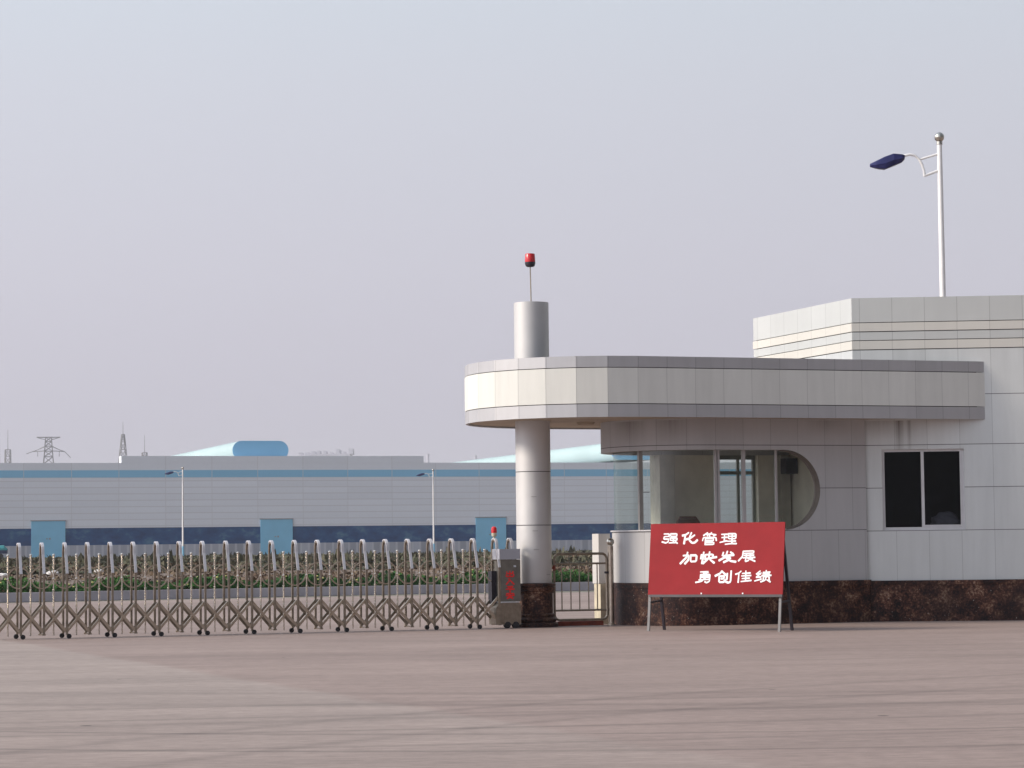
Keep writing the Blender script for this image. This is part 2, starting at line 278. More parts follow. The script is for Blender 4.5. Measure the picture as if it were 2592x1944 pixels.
# ------------------------------------------------------------------ mesh helpers
class MB:
    def __init__(s): s.v = []; s.f = []; s.uv = []; s.smooth = []
    def face(s, pts, uvs=None, smooth=False):
        i = len(s.v); s.v += [tuple(p) for p in pts]; s.f.append(tuple(range(i, i+len(pts)))); s.uv.append(uvs); s.smooth.append(smooth)
    def box(s, a, b, T=None):
        x0, y0, z0 = a; x1, y1, z1 = b
        P = [Vector(p) for p in ((x0,y0,z0),(x1,y0,z0),(x1,y1,z0),(x0,y1,z0),(x0,y0,z1),(x1,y0,z1),(x1,y1,z1),(x0,y1,z1))]
        if T: P = [T @ p for p in P]
        i = len(s.v); s.v += [tuple(p) for p in P]
        for q in ((0,3,2,1),(4,5,6,7),(0,1,5,4),(1,2,6,5),(2,3,7,6),(3,0,4,7)):
            s.f.append(tuple(i+k for k in q)); s.uv.append(None); s.smooth.append(False)
    def tube(s, path, r, n=8, caps=True, ry=None, closed=False, smooth=True, upv=None):
        """sweep a circle (or ellipse/rect when n==4) along path; r may be a list"""
        path = [Vector(p) for p in path]; K = len(path)
        rs = r if isinstance(r, (list, tuple)) else [r]*K
        base = len(s.v); prev = None
        for i, p in enumerate(path):
            if closed: t = path[(i+1) % K]-path[i-1]
            else: t = path[min(i+1, K-1)]-path[max(i-1, 0)]
            t.normalize()
            if prev is None:
                a = Vector(upv) if upv else (Vector((0, 0, 1)) if abs(t.z) < .9 else Vector((1, 0, 0)))
            else: a = prev
            a = (a - t*a.dot(t)).normalized(); bb = t.cross(a); prev = a
            for k in range(n):
                th = 2*math.pi*(k+(.5 if n == 4 else 0))/n
                q = 1.414 if n == 4 else 1
                s.v.append(tuple(p + a*math.cos(th)*rs[i]*q + bb*math.sin(th)*(ry if ry else rs[i])*q))
        for i in range(K if closed else K-1):
            j = (i+1) % K
            for k in range(n):
                s.f.append((base+i*n+k, base+i*n+(k+1) % n, base+j*n+(k+1) % n, base+j*n+k)); s.uv.append(None); s.smooth.append(smooth and n > 4)
        if caps and not closed:
            s.f.append(tuple(base+k for k in reversed(range(n)))); s.f.append(tuple(base+(K-1)*n+k for k in range(n)))
            s.uv += [None, None]; s.smooth += [False, False]
    def lathe(s, prof, c=(0, 0), n=24, smooth=True, flat_after=None):
        base = len(s.v)
        for (r, z) in prof:
            for k in range(n):
                th = 2*math.pi*k/n; s.v.append((c[0]+r*math.cos(th), c[1]+r*math.sin(th), z))
        for i in range(len(prof)-1):
            for k in range(n):
                s.f.append((base+i*n+k, base+i*n+(k+1) % n, base+(i+1)*n+(k+1) % n, base+(i+1)*n+k)); s.uv.append(None); s.smooth.append(smooth)
        s.f.append(tuple(base+k for k in reversed(range(n)))); q = base+(len(prof)-1)*n
        s.f.append(tuple(q+k for k in range(n))); s.uv += [None, None]; s.smooth += [False, False]
    def strip(s, plan, z0, z1, u0=0., smooth=False, t=0.):
        """vertical outer wall along a plan polyline with UV (arc length, z); t>0 makes it a closed solid of that thickness
        (plan runs so that the outside is on the right-hand side walking along it)"""
        pts = [Vector((p[0], p[1], 0)) for p in plan]; u = u0; us = [u0]
        for a, b in zip(pts, pts[1:]): u += (b-a).length; us.append(u)
        nr = []
        for i in range(len(pts)):
            d = (pts[min(i+1, len(pts)-1)]-pts[max(i-1, 0)]).normalized(); nr.append(Vector((d.y, -d.x, 0)))
        up0, up1 = Vector((0, 0, z0)), Vector((0, 0, z1))
        for i in range(len(pts)-1):
            a, b = pts[i], pts[i+1]
            s.face([a+up0, b+up0, b+up1, a+up1], [(us[i], z0), (us[i+1], z0), (us[i+1], z1), (us[i], z1)], smooth)
            if t:
                ai, bi = a-nr[i]*t, b-nr[i+1]*t; q = [(us[i], z0), (us[i+1], z0), (us[i+1], z0+.01), (us[i], z0+.01)]
                s.face([bi+up0, ai+up0, ai+up1, bi+up1], q, smooth)
                s.face([ai+up0, bi+up0, b+up0, a+up0], q); s.face([a+up1, b+up1, bi+up1, ai+up1], q)
        if t:
            for i, rev in ((0, False), (-1, True)):
                a = pts[i]; ai = a-nr[i]*t; q = [a+up0, a+up1, ai+up1, ai+up0]
                s.face(q if not rev else q[::-1], [(0, z0)]*4)
    def build(s, name, mat, parent=None, merge=True, autosmooth=True):
        me = bpy.data.meshes.new(name); me.from_pydata(s.v, [], s.f)
        if any(u is not None for u in s.uv):
            uv = me.uv_layers.new(name='UVMap'); k = 0
            for fi, f in enumerate(s.f):
                for c in range(len(f)):
                    if s.uv[fi] is not None: uv.data[k].uv = s.uv[fi][c]
                    k += 1
        for p, sm in zip(me.polygons, s.smooth): p.use_smooth = sm
        me.materials.append(mat)
        if merge:
            bm = bmesh.new(); bm.from_mesh(me); bmesh.ops.remove_doubles(bm, verts=bm.verts, dist=1e-4); bm.to_mesh(me); bm.free()
        if any(s.smooth): me.set_sharp_from_angle(angle=R(32))
        o = bpy.data.objects.new(name, me); C.objects.link(o)
        if parent: o.parent = parent
        return o
def tag(o, label=None, cat=None, group=None, kind=None):
    if label: o['label'] = label
    if cat: o['category'] = cat
    if group: o['group'] = group
    if kind: o['kind'] = kind
    return o
def thing(name, label, cat, loc=(0, 0, 0), rz=0, group=None):
    o = bpy.data.objects.new(name, None); C.objects.link(o); o.location = loc; o.rotation_euler = (0, 0, rz)
    o.empty_display_size = .2
    return tag(o, label, cat, group)
def copy_tree(o, parent=None):
    c = o.copy(); C.objects.link(c)
    if parent: c.parent = parent
    for ch in list(o.children): copy_tree(ch, c)
    return c
def at_copy(o, parent, loc):
    c = o.copy(); C.objects.link(c); c.parent = parent; c.location = loc
    for ch in o.children:
        d = ch.copy(); C.objects.link(d); d.parent = c
    return c
def sphere_prof(r, zc, k=8):
    return [(max(.0005, r*math.sin(math.pi*i/k)), zc-r*math.cos(math.pi*i/k)) for i in range(k+1)]

# frame of the gate, canopy and hut: origin at the foot of the column, x along the gate line, y away from the street
O = Vector((.38, 47.75, 0)); TA = R(20)
def A2W(u, v, z=0):
    return Vector((O.x+u*math.cos(TA)-v*math.sin(TA), O.y+u*math.sin(TA)+v*math.cos(TA), z))

# ------------------------------------------------------------------ setting
b = MB(); b.face([(-9000, -200, -.06), (9000, -200, -.06), (9000, 12000, -.06), (-9000, 12000, -.06)])
tag(b.build('ground', M['far_ground']), kind='structure')
b = MB(); b.face([(-80, -60, 0), (80, -60, 0), (80, 114.6, 0), (-80, 50.1, 0)])
tag(b.build('plaza', M['plaza']), kind='structure')
# kerb at the far side of the inner road, and the planted field behind it
K0, KD = Vector((-16.2, 80.0, 0)), Vector((math.cos(R(27)), math.sin(R(27)), 0)).normalized(); KN = Vector((-KD.y, KD.x, 0))
KT = Matrix.Translation(K0) @ Matrix.Rotation(R(27), 4, 'Z')
b = MB(); b.box((-60, 0, -.05), (75, .35, .24), KT)
tag(b.build('kerb_strip', M['kerb']), kind='structure')
b = MB()
def fz(t):
    q = min(1, max(0, (t-5)/70)); return .18 + .54*q*q*(3-2*q)
rows = [.35, 3, 6, 10, 15, 20, 26, 32, 38, 44, 50, 56, 62, 70, 80, 120, 300, 420]
for i in range(len(rows)-1):
    a0, a1 = rows[i], rows[i+1]
    def q(s_, a): p = K0+KD*s_+KN*a; return (p.x, p.y, fz(a))
    b.face([q(-260, a0), q(300, a0), q(300, a1), q(-260, a1)], smooth=True)
tag(b.build('field', M['soil']), kind='structure')

def blade(b, p, h, wd, lean, ang):
    d = Vector((math.cos(ang), math.sin(ang), 0)); t = Vector((math.cos(ang+1.57), math.sin(ang+1.57), 0))*lean
    b.face([p-d*wd, p+d*wd, p+d*wd*.5+t*.5+Vector((0, 0, h*.65)), p-d*wd*.5+t*.5+Vector((0, 0, h*.65))])
    b.face([p-d*wd*.5+t*.5+Vector((0, 0, h*.65)), p+d*wd*.5+t*.5+Vector((0, 0, h*.65)), p+t+Vector((0, 0, h))])
def in_view_s(a):      # range along the kerb that the camera can see at distance a behind it
    out = []
    for sl in (-.222, .055):
        # point K0+KD*s+KN*a with x = sl*y
        num = sl*(K0.y+KN.y*a)-(K0.x+KN.x*a); den = KD.x-sl*KD.y
        out.append(num/den)
    return out
rg = random.Random(3)
b = MB()
for i in range(15000):
    a = 1.6 + 170*(rg.random()**2.2); s0, s1 = in_view_s(a); s_ = s0+(s1-s0)*rg.random()
    p = K0+KD*s_+KN*a; p.z = fz(a)-.02
    patch = .5+.5*math.sin(s_*.35+1.7*math.sin(a*.21))*math.cos(a*.16+.4*math.sin(s_*.5))
    h = rg.uniform(.05, .19)*(.4+1.0*patch)
    for k in range(3):
        blade(b, p+Vector((rg.uniform(-.25, .25), rg.uniform(-.25, .25), 0)), h*rg.uniform(.5, 1.2), rg.uniform(.04, .16), rg.uniform(-.25, .25), rg.uniform(0, 3.14))
tag(b.build('dry_grass', M['dry_grass'], merge=False), 'dry brown grass covering the waste ground behind the kerb', 'grass', kind='stuff')
b = MB()
for i in range(5200):
    a = 40 + 240*(rg.random()**1.6); s0, s1 = in_view_s(a); s_ = s0+(s1-s0)*rg.random()
    p = K0+KD*s_+KN*a; p.z = fz(a)-.02
    h = (rg.uniform(.08, .30) if rg.random() < .93 else rg.uniform(.4, .75))*(.7+.7*max(0, math.sin(s_*.11+a*.05)))
    for k in range(3):
        blade(b, p+Vector((rg.uniform(-.5, .5), rg.uniform(-.5, .5), 0)), h*rg.uniform(.6, 1.1), rg.uniform(.1, .3), rg.uniform(-.4, .4), rg.uniform(0, 3.14))
tag(b.build('tall_weeds', M['weed'], merge=False), 'dark olive weeds standing in front of the grey factory', 'weeds', kind='stuff')
# low flowering border along the kerb
b = MB(); fl = MB()
for i in range(12000):
    a = .45+1.5*rg.random(); s0, s1 = in_view_s(a); s_ = s0-1+(s1-s0+2)*rg.random()
    wave = .75+.25*math.sin(s_*1.9)+.15*math.sin(s_*5.3+a*3)
    h = .52*wave*math.sqrt(max(.05, 1-((a-1.1)/.95)**2))
    z = .16+h*(rg.random()**.6)
    p = K0+KD*s_+KN*a; p.z = z
    n = Vector((rg.uniform(-1, 1), rg.uniform(-1, .3), rg.uniform(.1, 1))).normalized(); t = n.orthogonal().normalized(); t = Matrix.Rotation(rg.uniform(0, 6.28), 3, n) @ t; q_ = n.cross(t)
    r_ = rg.uniform(.045, .10)
    b.face([p-t*r_, p-q_*r_*.55, p+t*r_, p+q_*r_*.55])
    if rg.random() < .014 and z > .16+h*.72:
        p2 = p+Vector((0, -.05, .05))
        fl.lathe([(.004, p2.z-.03), (.045, p2.z), (.03, p2.z+.025)], (p2.x, p2.y), 6)
bo = b.build('flower_border', M['leaf'], merge=False)
tag(bo, 'low leafy green border with pale yellow flowers along the kerb', 'plants', kind='stuff')
fo = fl.build('blossoms', M['petal'], bo, merge=False); fo['kind'] = 'stuff'

# ------------------------------------------------------------------ gatehouse
G = thing('gatehouse', 'silver panelled gatehouse with rounded canopy on a column and a taller block', 'gatehouse', O, TA)
# plan curves in the gate frame
PBu, PBv = 8.37, -2.385; dBu, dBv = math.cos(R(-24.5)), math.sin(R(-24.5)); nBu, nBv = dBv, -dBu     # front wall of the tall block
def Bp(s_, t=0): return (PBu+dBu*s_-nBu*t, PBv+dBv*s_-nBv*t)      # t>0 : behind the front face
CU, CR = 1.17, 2.385
ZC0, ZC1, ZC2, ZC3 = 3.84, 4.08, 4.74, 4.95
def canopy_plan(r, seg=13, fine=1):
    pts = [(6.05, r)]
    nst = 8
    for i in range(1, nst+1): pts.append((6.05-(6.05-CU)*i/nst, r))
    for i in range(1, seg*fine+1):
        a = math.pi/2+math.pi*i/(seg*fine); pts.append((CU+r*math.cos(a), r*math.sin(a)))
    # front straight to the tall block's face
    uend = PBu+dBu*((-r-PBv)/dBv) if False else PBu
    n2 = 12
    for i in range(1, n2+1): pts.append((CU+.5654*i if i < n2 else PBu+.02, -r))
    return pts
cp = canopy_plan(CR)
L_rear = 6.05-CU; u_off = -(L_rear+2*CR*math.sin(math.pi/26)*13)     # so that a joint falls where arc and straight meet
b = MB(); b.strip(cp, ZC1+.007, ZC2-.007, u_off, t=.05); b.build('fascia_panel', M['white_band'], G)
cp2 = canopy_plan(CR-.004)
b = MB(); b.strip(cp2, ZC0, ZC1-.007, u_off, t=.05); b.build('trim_band', M['silver_band'], G)
b = MB(); b.strip(cp2, ZC2+.007, ZC3, u_off, t=.05); b.build('trim_band', M['silver_band'], G)
cp3 = canopy_plan(CR-.065)
cr3 = Bp(-2.50)
poly = cp3 + [cr3]
def slab(poly, z0, z1, name, mat):
    b = MB(); n = len(poly)
    b.face([(x, y, z0) for x, y in poly[::-1]]); b.face([(x, y, z1) for x, y in poly])
    for i in range(n):
        a, c = poly[i], poly[(i+1) % n]; b.face([(a[0], a[1], z0), (c[0], c[1], z0), (c[0], c[1], z1), (a[0], a[1], z1)])
    return b.build(name, mat, G)
slab(poly, ZC0+.03, ZC0+.06, 'soffit', M['soffit'])
slab(poly, ZC0+.065, ZC3-.06, 'canopy_core', M['joint'])
# soffit lamp
b = MB(); b.lathe([(.06, 3.80), (.15, 3.815), (.17, 3.85), (.17, 3.872)], (1.15, .17), 20); b.build('ceiling_lamp', M['soffit'], G)

# column under the canopy, running up through it
col = MB(); col.lathe([(.325, .80), (.33, .82), (.33, 1.90)], (0, 0), 40)
col.lathe([(.322, 1.90), (.322, 1.915)], (0, 0), 40); col.lathe([(.33, 1.915), (.33, 2.905)], (0, 0), 40); col.lathe([(.322, 2.905), (.322, 2.92)], (0, 0), 40)
col.lathe([(.33, 2.92), (.33, 6.115), (.31, 6.12)], (0, 0), 40)
co = col.build('column', M['column'], G)
for z in (1.9075, 2.9125):
    jb = MB(); jb.lathe([(.3305, z-.006), (.3315, z), (.3305, z+.006)], (0, 0), 40); jb.build('joint_ring', M['joint'], co)
pl = MB(); pl.lathe([(.44, 0), (.44, .06), (.43, .075), (.395, .085), (.395, .10), (.42, .12), (.42, .15), (.395, .175), (.37, .185), (.37, .20), (.385, .215), (.385, .235), (.345, .255), (.345, .63), (.355, .635), (.36, .665), (.385, .68), (.395, .70), (.395, .74), (.375, .755), (.375, .77), (.40, .78), (.40, .81), (.335, .825)], (0, 0), 40)
pl.build('plinth', M['marble'], co)
# two small scuffs/brackets on the column
for z, a in ((2.44, -1.9), (1.80, -1.85), (1.45, -1.8), (.98, -1.0)):
    b = MB(); b.box((-.05, -.336, z-.005), (.05, -.325, z+.005), Matrix.Rotation(a+1.57, 4, 'Z')); b.build('cable_clip', M['dark_alu'], co)

# hut under the canopy
HU, HR = 3.0, 1.5
UJ = 6.24                                    # where the hut front meets the tall block
ZW0, ZW1 = 1.77, 3.283
def hut_plan(ru, rv, u_end=UJ, seg=40, rear_end=6.05):
    pts = [(rear_end, rv)]
    for i in range(1, 7): pts.append((rear_end-(rear_end-HU)*i/6, rv))
    for i in range(1, seg+1):
        a = math.pi/2+math.pi*i/seg; pts.append((HU+ru*math.cos(a), rv*math.sin(a)))
    for i in range(1, 7): pts.append((HU+(u_end-HU)*i/6, -rv))
    return pts
hp = hut_plan(1.5, 1.5)
def plan_len(p): return sum(math.hypot(b_[0]-a_[0], b_[1]-a_[1]) for a_, b_ in zip(p, p[1:]))
hu_off = -(6.05-HU+math.pi*HR) + .47          # UV u equals (gate-frame u - HU + .47) on the front
b = MB(); b.strip(hp, ZW1, ZC0+.035, hu_off, t=.22, smooth=False); b.build('header_wall', M['panel_hut'], G)
# block with the rounded end of the window
b = MB(); n = 36; cu, cz, cr_ = 4.505, (ZW0+ZW1)/2, (ZW1-ZW0)/2
arc = [(cu+cr_*math.sin(math.pi*i/n), cz-cr_*math.cos(math.pi*i/n)) for i in range(n+1)]
U = lambda u: u-HU+.47
for yv, rev in ((-HR, False), (-HR+.22, True)):
    for i in range(n):
        (u0, z0), (u1, z1) = arc[i], arc[i+1]
        q = [(u0, yv, z0), (UJ, yv, z0), (UJ, yv, z1), (u1, yv, z1)]; uv_ = [(U(u0), z0), (U(UJ), z0), (U(UJ), z1), (U(u1), z1)]
        b.face(q if not rev else q[::-1], uv_ if not rev else uv_[::-1])
b.build('window_wall', M['panel_hut'], G)
b = MB()
for i in range(n):
    (u0, z0), (u1, z1) = arc[i], arc[i+1]
    b.face([(u0, -HR-.004, z0), (u1, -HR-.004, z1), (u1, -HR+.22, z1), (u0, -HR+.22, z0)], None, True)
b.build('window_reveal', M['bronze'], G)
sp_ = hut_plan(1.27, 1.5)
b = MB(); b.strip(sp_[6:], .80, ZW0, hu_off+.3, t=.22, smooth=True); b.build('sill_wall', M['panel_hut'], G)
b = MB(); b.strip(sp_[:7], .0, ZW0, 0, t=.2); b.build('rear_sill_wall', M['sill_white'], G)
sp2 = hut_plan(1.30, 1.53, UJ+.03)
b = MB(); b.strip(sp2[6:], .0, .70, 0, t=.2, smooth=True); b.build('marble_plinth', M['marble'], G)
sp3 = hut_plan(1.325, 1.555, UJ+.05)
b = MB(); b.strip(sp3[6:], .70, .80, 0, t=.2, smooth=True); b.build('plinth_moulding', M['marble'], G)
sl = hut_plan(1.30, 1.53, 4.52)
b = MB(); b.strip(sl[6:], ZW0, ZW0+.025, 0, t=.27, smooth=True); b.build('window_sill', M['alu'], G)
# curved glazing
gp = hut_plan(1.25, 1.30, 5.40)
b = MB(); b.strip(gp, ZW0+.02, ZW1+.02, 0, smooth=True)
win = b.build('window', M['glass'], G)
b = MB()
def mull(u, v, wd=.05, dp=.06, bb=None):
    bb.box((u-wd/2, v-dp/2, ZW0+.02), (u+wd/2, v+dp/2, ZW1+.01))
def on_ell(u, ru=1.25, rv=1.30): return -rv*math.sqrt(max(0, 1-((u-HU)/ru)**2))
fr_ = []
for (u, v, wd) in ((3.17, -1.30, .04), (3.235, -1.30, .04), (3.755, -1.30, .065), (4.43, -1.30, .035)):
    b = MB(); mull(u, v, wd, .06, b); b.build('mullion', M['mullion'], win)
b = MB(); mull(1.917, -.65, .08, .08, b); b.build('mullion', M['dark_alu'], win)
b = MB(); b.tube([(a_, z_) and (a_, -1.30, z_) for a_, z_ in [(cu+(cr_+.01)*math.sin(math.pi*i/24), cz-(cr_+.01)*math.cos(math.pi*i/24)) for i in range(25)]], .03, 6)
b.build('arched_frame', M['bronze'], win)
b = MB(); b.box((1.96, -.66, 2.50), (2.10, -.645, 2.515)); b.build('window_latch', M['joint'], win)
# rear wall pieces between rear windows (gate frame v = 1.3)
def rear_block(u0, u1, name='rear_wall', mat='interior', v0=1.22, v1=1.5, z0=ZW0, z1=ZW1):
    b = MB(); b.box((u0, v0, z0), (u1, v1, z1)); return b.build(name, M[mat], G)
rear_block(3.03, 3.35, 'interior_pillar', 'pillar', 1.0, 1.49)
rear_block(3.352, 4.42); rear_block(5.27, 6.04)
rear_block(5.70, 5.90, 'interior_pillar', 'pillar', 1.05, 1.215)
rw = MB(); rw.box((4.42, 1.36, 3.20), (5.27, 1.42, ZW1)); rw.box((4.42, 1.36, 2.90), (5.27, 1.42, 2.97)); rw.box((4.87, 1.365, ZW0), (4.925, 1.415, 3.2)); rw.box((5.21, 1.362, ZW0), (5.27, 1.418, 3.2)); rw.box((4.42, 1.362, ZW0), (4.47, 1.418, 3.2))
rw.build('rear_window_frame', M['dark_alu'], G)
# inside
b = MB(); b.box((2.45, -1.0, .02), (5.94, 1.0, .05)); b.build('floor', M['int_floor'], G)
b = MB(); b.box((5.95, -1.25, .05), (6.03, 1.21, ZC0)); b.build('partition_wall', M['interior'], G)
b = MB(); b.box((2.7, -1.2, 3.58), (5.94, 1.2, 3.60)); b.build('ceiling', M['interior'], G)
# pale door jamb at the back of the rounded end
b = MB(); b.box((1.60, .72, .78), (1.84, 1.05, 1.74)); b.build('door_jamb', M['sill_white'], G)
b = MB(); b.box((1.62, .70, .0), (1.83, 1.03, .775)); b.build('jamb_base', M['dirty_white'], G)

# tall block
far_l = (6.09, 3.05); s_r = 7.0; s0 = (6.09-PBu)/dBu
Pfl, Pfr = Bp(s0), Bp(s_r); Pbr = Bp(s_r, 4.4)
Pfl = (6.09, Pfl[1])
loop = [far_l, Pfl, Pfr, Pbr]
def ring(z0, z1, off=0.):
    pts = [Vector((p[0], p[1])) for p in loop]; n = len(pts); out = []
    for i in range(n):
        d0 = (pts[i]-pts[i-1]).normalized(); d1 = (pts[(i+1) % n]-pts[i]).normalized()
        n0 = Vector((d0.y, -d0.x)); n1 = Vector((d1.y, -d1.x)); bis = (n0+n1).normalized(); out.append(pts[i]+bis*off/max(.3, bis.dot(n0)))
    return out
def band(z0, z1, mat, name, off=0.):
    r = ring(z0, z1, off); L0 = (r[1]-r[0]).length
    b = MB(); q = [(p.x, p.y) for p in r]; q.append(q[0]); b.strip(q, z0, z1, -L0)
    n = len(q)-1
    b.face([(x, y, z1) for x, y in q[:n]], [(0, 0)]*n); b.face([(x, y, z0) for x, y in q[:n]][::-1], [(0, 0)]*n)
    return b.build(name, M[mat], G)
band(5.745, 6.215, 'silver_top', 'parapet')
band(5.57, 5.73, 'cream_stripe', 'stripe_band', .01)
band(5.40, 5.555, 'silver_top', 'stripe_band', .0)
band(5.22, 5.385, 'cream_stripe', 'stripe_band', .01)
band(3.90, 6.0, 'joint', 'block_core', -.04)
# front wall with window hole, left wall, back and right walls
ws0, ws1, wz0, wz1 = -1.985, -.425, 1.735, 3.285
b = MB()
SS = [s0, ws0, ws1, s_r]; ZZ = [.78, wz0, wz1, 5.205]
for i in range(3):
    for j in range(3):
        if i == 1 and j == 1: continue
        p, q_ = Bp(SS[i]), Bp(SS[i+1])
        b.face([(*p, ZZ[j]), (*q_, ZZ[j]), (*q_, ZZ[j+1]), (*p, ZZ[j+1])], [(SS[i]-s0, ZZ[j]), (SS[i+1]-s0, ZZ[j]), (SS[i+1]-s0, ZZ[j+1]), (SS[i]-s0, ZZ[j+1])])
def rev4(pa, pb, za, zb):   # reveal
    b.face([(*Bp(*pa), za), (*Bp(*pb), za), (*Bp(*pb), zb), (*Bp(*pa), zb)], [(.2, .9)]*4)
dR = .14
rev4((ws0, 0), (ws0, dR), wz0, wz1); rev4((ws1, dR), (ws1, 0), wz0, wz1)
for z in (wz0, wz1): b.face([(*Bp(ws0, 0), z), (*Bp(ws1, 0), z), (*Bp(ws1, dR), z), (*Bp(ws0, dR), z)], [(.2, .9)]*4)
for a_, c_ in ((far_l, Pfl), (Pfr, Pbr), (Pbr, far_l)):
    l_ = math.dist(a_, c_); b.face([(*a_, .78), (*c_, .78), (*c_, 5.205), (*a_, 5.205)], [(-l_, .78), (0, .78), (0, 5.205), (-l_, 5.205)])
b.build('block_wall', M['panel_wall'], G)
b = MB(); q = [(p.x, p.y) for p in ring(0, 0, .03)]; q.append(q[0]); b.strip(q, 0, .70); q2 = [(p.x, p.y) for p in ring(0, 0, .055)]; q2.append(q2[0]); b.strip(q2, .70, .78)
b.face([(x, y, .78) for x, y in q2[:4]], [(0, 0)]*4); b.face([(x, y, .70) for x, y in q2[:4]][::-1], [(0, 0)]*4)
b.build('marble_plinth', M['marble'], G)
# room behind the dark window
def Bbox(b, s_0, s_1, t0, t1, z0, z1):
    P = [Bp(s_0, t0), Bp(s_1, t0), Bp(s_1, t1), Bp(s_0, t1)]
    i = len(b.v); b.v += [(x, y, z0) for x, y in P]+[(x, y, z1) for x, y in P]
    for f in ((0,3,2,1),(4,5,6,7),(0,1,5,4),(1,2,6,5),(2,3,7,6),(3,0,4,7)):
        b.f.append(tuple(i+k for k in f)); b.uv.append(None); b.smooth.append(False)
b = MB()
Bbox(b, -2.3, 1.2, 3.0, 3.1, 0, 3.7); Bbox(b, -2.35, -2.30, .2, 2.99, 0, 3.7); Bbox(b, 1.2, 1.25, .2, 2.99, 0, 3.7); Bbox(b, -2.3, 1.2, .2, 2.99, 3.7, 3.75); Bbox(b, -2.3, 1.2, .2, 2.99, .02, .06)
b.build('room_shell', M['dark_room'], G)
wf = MB()
mid = (ws0+ws1)/2-.01
Bbox(wf, ws0, ws0+.05, .06, .13, wz0+.06, wz1-.045); Bbox(wf, ws1-.05, ws1, .06, .13, wz0+.06, wz1-.045); Bbox(wf, ws0, ws1, .06, .13, wz1-.045, wz1); Bbox(wf, ws0, ws1, .055, .135, wz0, wz0+.06)
fo = wf.build('window_frame', M['alu'], G)
wf = MB(); Bbox(wf, mid-.028, mid+.028, .045, .115, wz0+.062, wz1-.047); wf.build('mullion', M['alu'], fo)
wf = MB(); Bbox(wf, mid+.03, ws1-.052, .05, .10, wz0+.062, wz0+.10); Bbox(wf, ws1-.08, ws1-.052, .05, .1, wz0+.10, wz1-.047); wf.build('sash', M['alu'], fo)
wf = MB(); Bbox(wf, ws0+.05, mid-.03, .088, .094, wz0+.06, wz1-.045); wf.build('pane', M['dark_glass'], fo)
wf = MB(); Bbox(wf, mid+.03, ws1-.08, .072, .078, wz0+.10, wz1-.047); wf.build('pane', M['dark_glass'], fo)

# sack lying inside on the sill desk behind the dark window
def lumpy(name, c, r, mat, seed=1, parent=None):
    bm = bmesh.new(); bmesh.ops.create_icosphere(bm, subdivisions=4, radius=1)
    rr = random.Random(seed); ph = [rr.uniform(0, 6) for _ in range(6)]
    for v in bm.verts:
        n_ = v.co.copy(); k = 1+.10*math.sin(4*n_.x+ph[0])*math.cos(5*n_.y+ph[1])+.07*math.sin(9*n_.z+6*n_.x+ph[2])+.04*math.sin(14*n_.y+ph[3])
        v.co = Vector((n_.x*r[0]*k, n_.y*r[1]*k, max(-.75, n_.z)*r[2]*k))
    me = bpy.data.meshes.new(name); bm.to_mesh(me); bm.free(); me.materials.append(mat)
    for p in me.polygons: p.use_smooth = True
    o = bpy.data.objects.new(name, me); C.objects.link(o); o.location = c
    return o
dk = MB(); pp = Bp(-.85, .5); P0 = A2W(*Bp(-.72, .42)); 
dsk = thing('desk', 'dark desk standing inside just behind the black window of the tall block', 'desk', A2W(*Bp(-.9, .6)), TA+R(-24.5))
b = MB(); b.box((-.75, -.3, 1.66), (.75, .35, 1.70)); b.build('desktop', M['brown_wood'], dsk)
for sx_ in (-.68, .68):
    b = MB(); b.box((sx_-.03, -.25, .06), (sx_+.03, .3, 1.66)); b.build('side_panel', M['brown_wood'], dsk)
sk = lumpy('sack', A2W(*Bp(-.76, .36), 1.86), (.29, .2, .22), M['sack'], 4)
tag(sk, 'white bulging sack seen through the right pane of the black window', 'sack')
# things inside the hut
wb = thing('wall_cabinet', 'black box hanging high inside the hut by the rounded window end', 'cabinet', A2W(5.80, .9, 2.90), TA)
b = MB(); b.box((-.13, -.12, 0), (.13, .12, .31)); b.build('housing', M['black_plastic'], wb)
b = MB(); b.box((-.11, -.128, .03), (.11, -.121, .28)); b.build('door_panel', M['rubber'], wb)
ch = thing('chair', 'brown chair back showing just above the red board inside the hut', 'chair', A2W(3.45, .4, .05), TA)
b = MB(); b.tube([(-.22, .2, 1.0), (-.23, .22, 1.9), (-.17, .23, 1.99), (.17, .23, 1.99), (.23, .22, 1.9), (.22, .2, 1.0)], .025, 6); b.box((-.2, .2, 1.3), (.2, .24, 1.96)); b.build('backrest', M['brown_wood'], ch)
b = MB(); b.box((-.24, -.22, 1.0), (.24, .24, 1.06)); b.build('seat', M['brown_wood'], ch)
for sx_ in (-.2, .2):
    for sy_ in (-.18, .2):
        b = MB(); b.box((sx_-.02, sy_-.02, 0), (sx_+.02, sy_+.02, 1.0)); b.build('leg', M['brown_wood'], ch)

# ------------------------------------------------------------------ warning beacon on the column
bc = thing('warning_light', 'red and black warning beacon on a thin rod above the silver column', 'beacon', A2W(0, 0, 6.12), 0)
b = MB(); b.tube([(0, 0, 0), (-.01, 0, .70)], .011, 8); b.build('rod', M['steel_dark'], bc)
b = MB(); b.lathe([(.06, .685), (.085, .70), (.10, .745), (.10, .775)], (-.01, 0), 20); b.build('base', M['black_plastic'], bc)
b = MB(); b.lathe([(.098, .775), (.10, .80), (.092, .925), (.085, .935), (.07, .936)], (-.01, 0), 20); b.build('lens', M['red_lens'], bc)

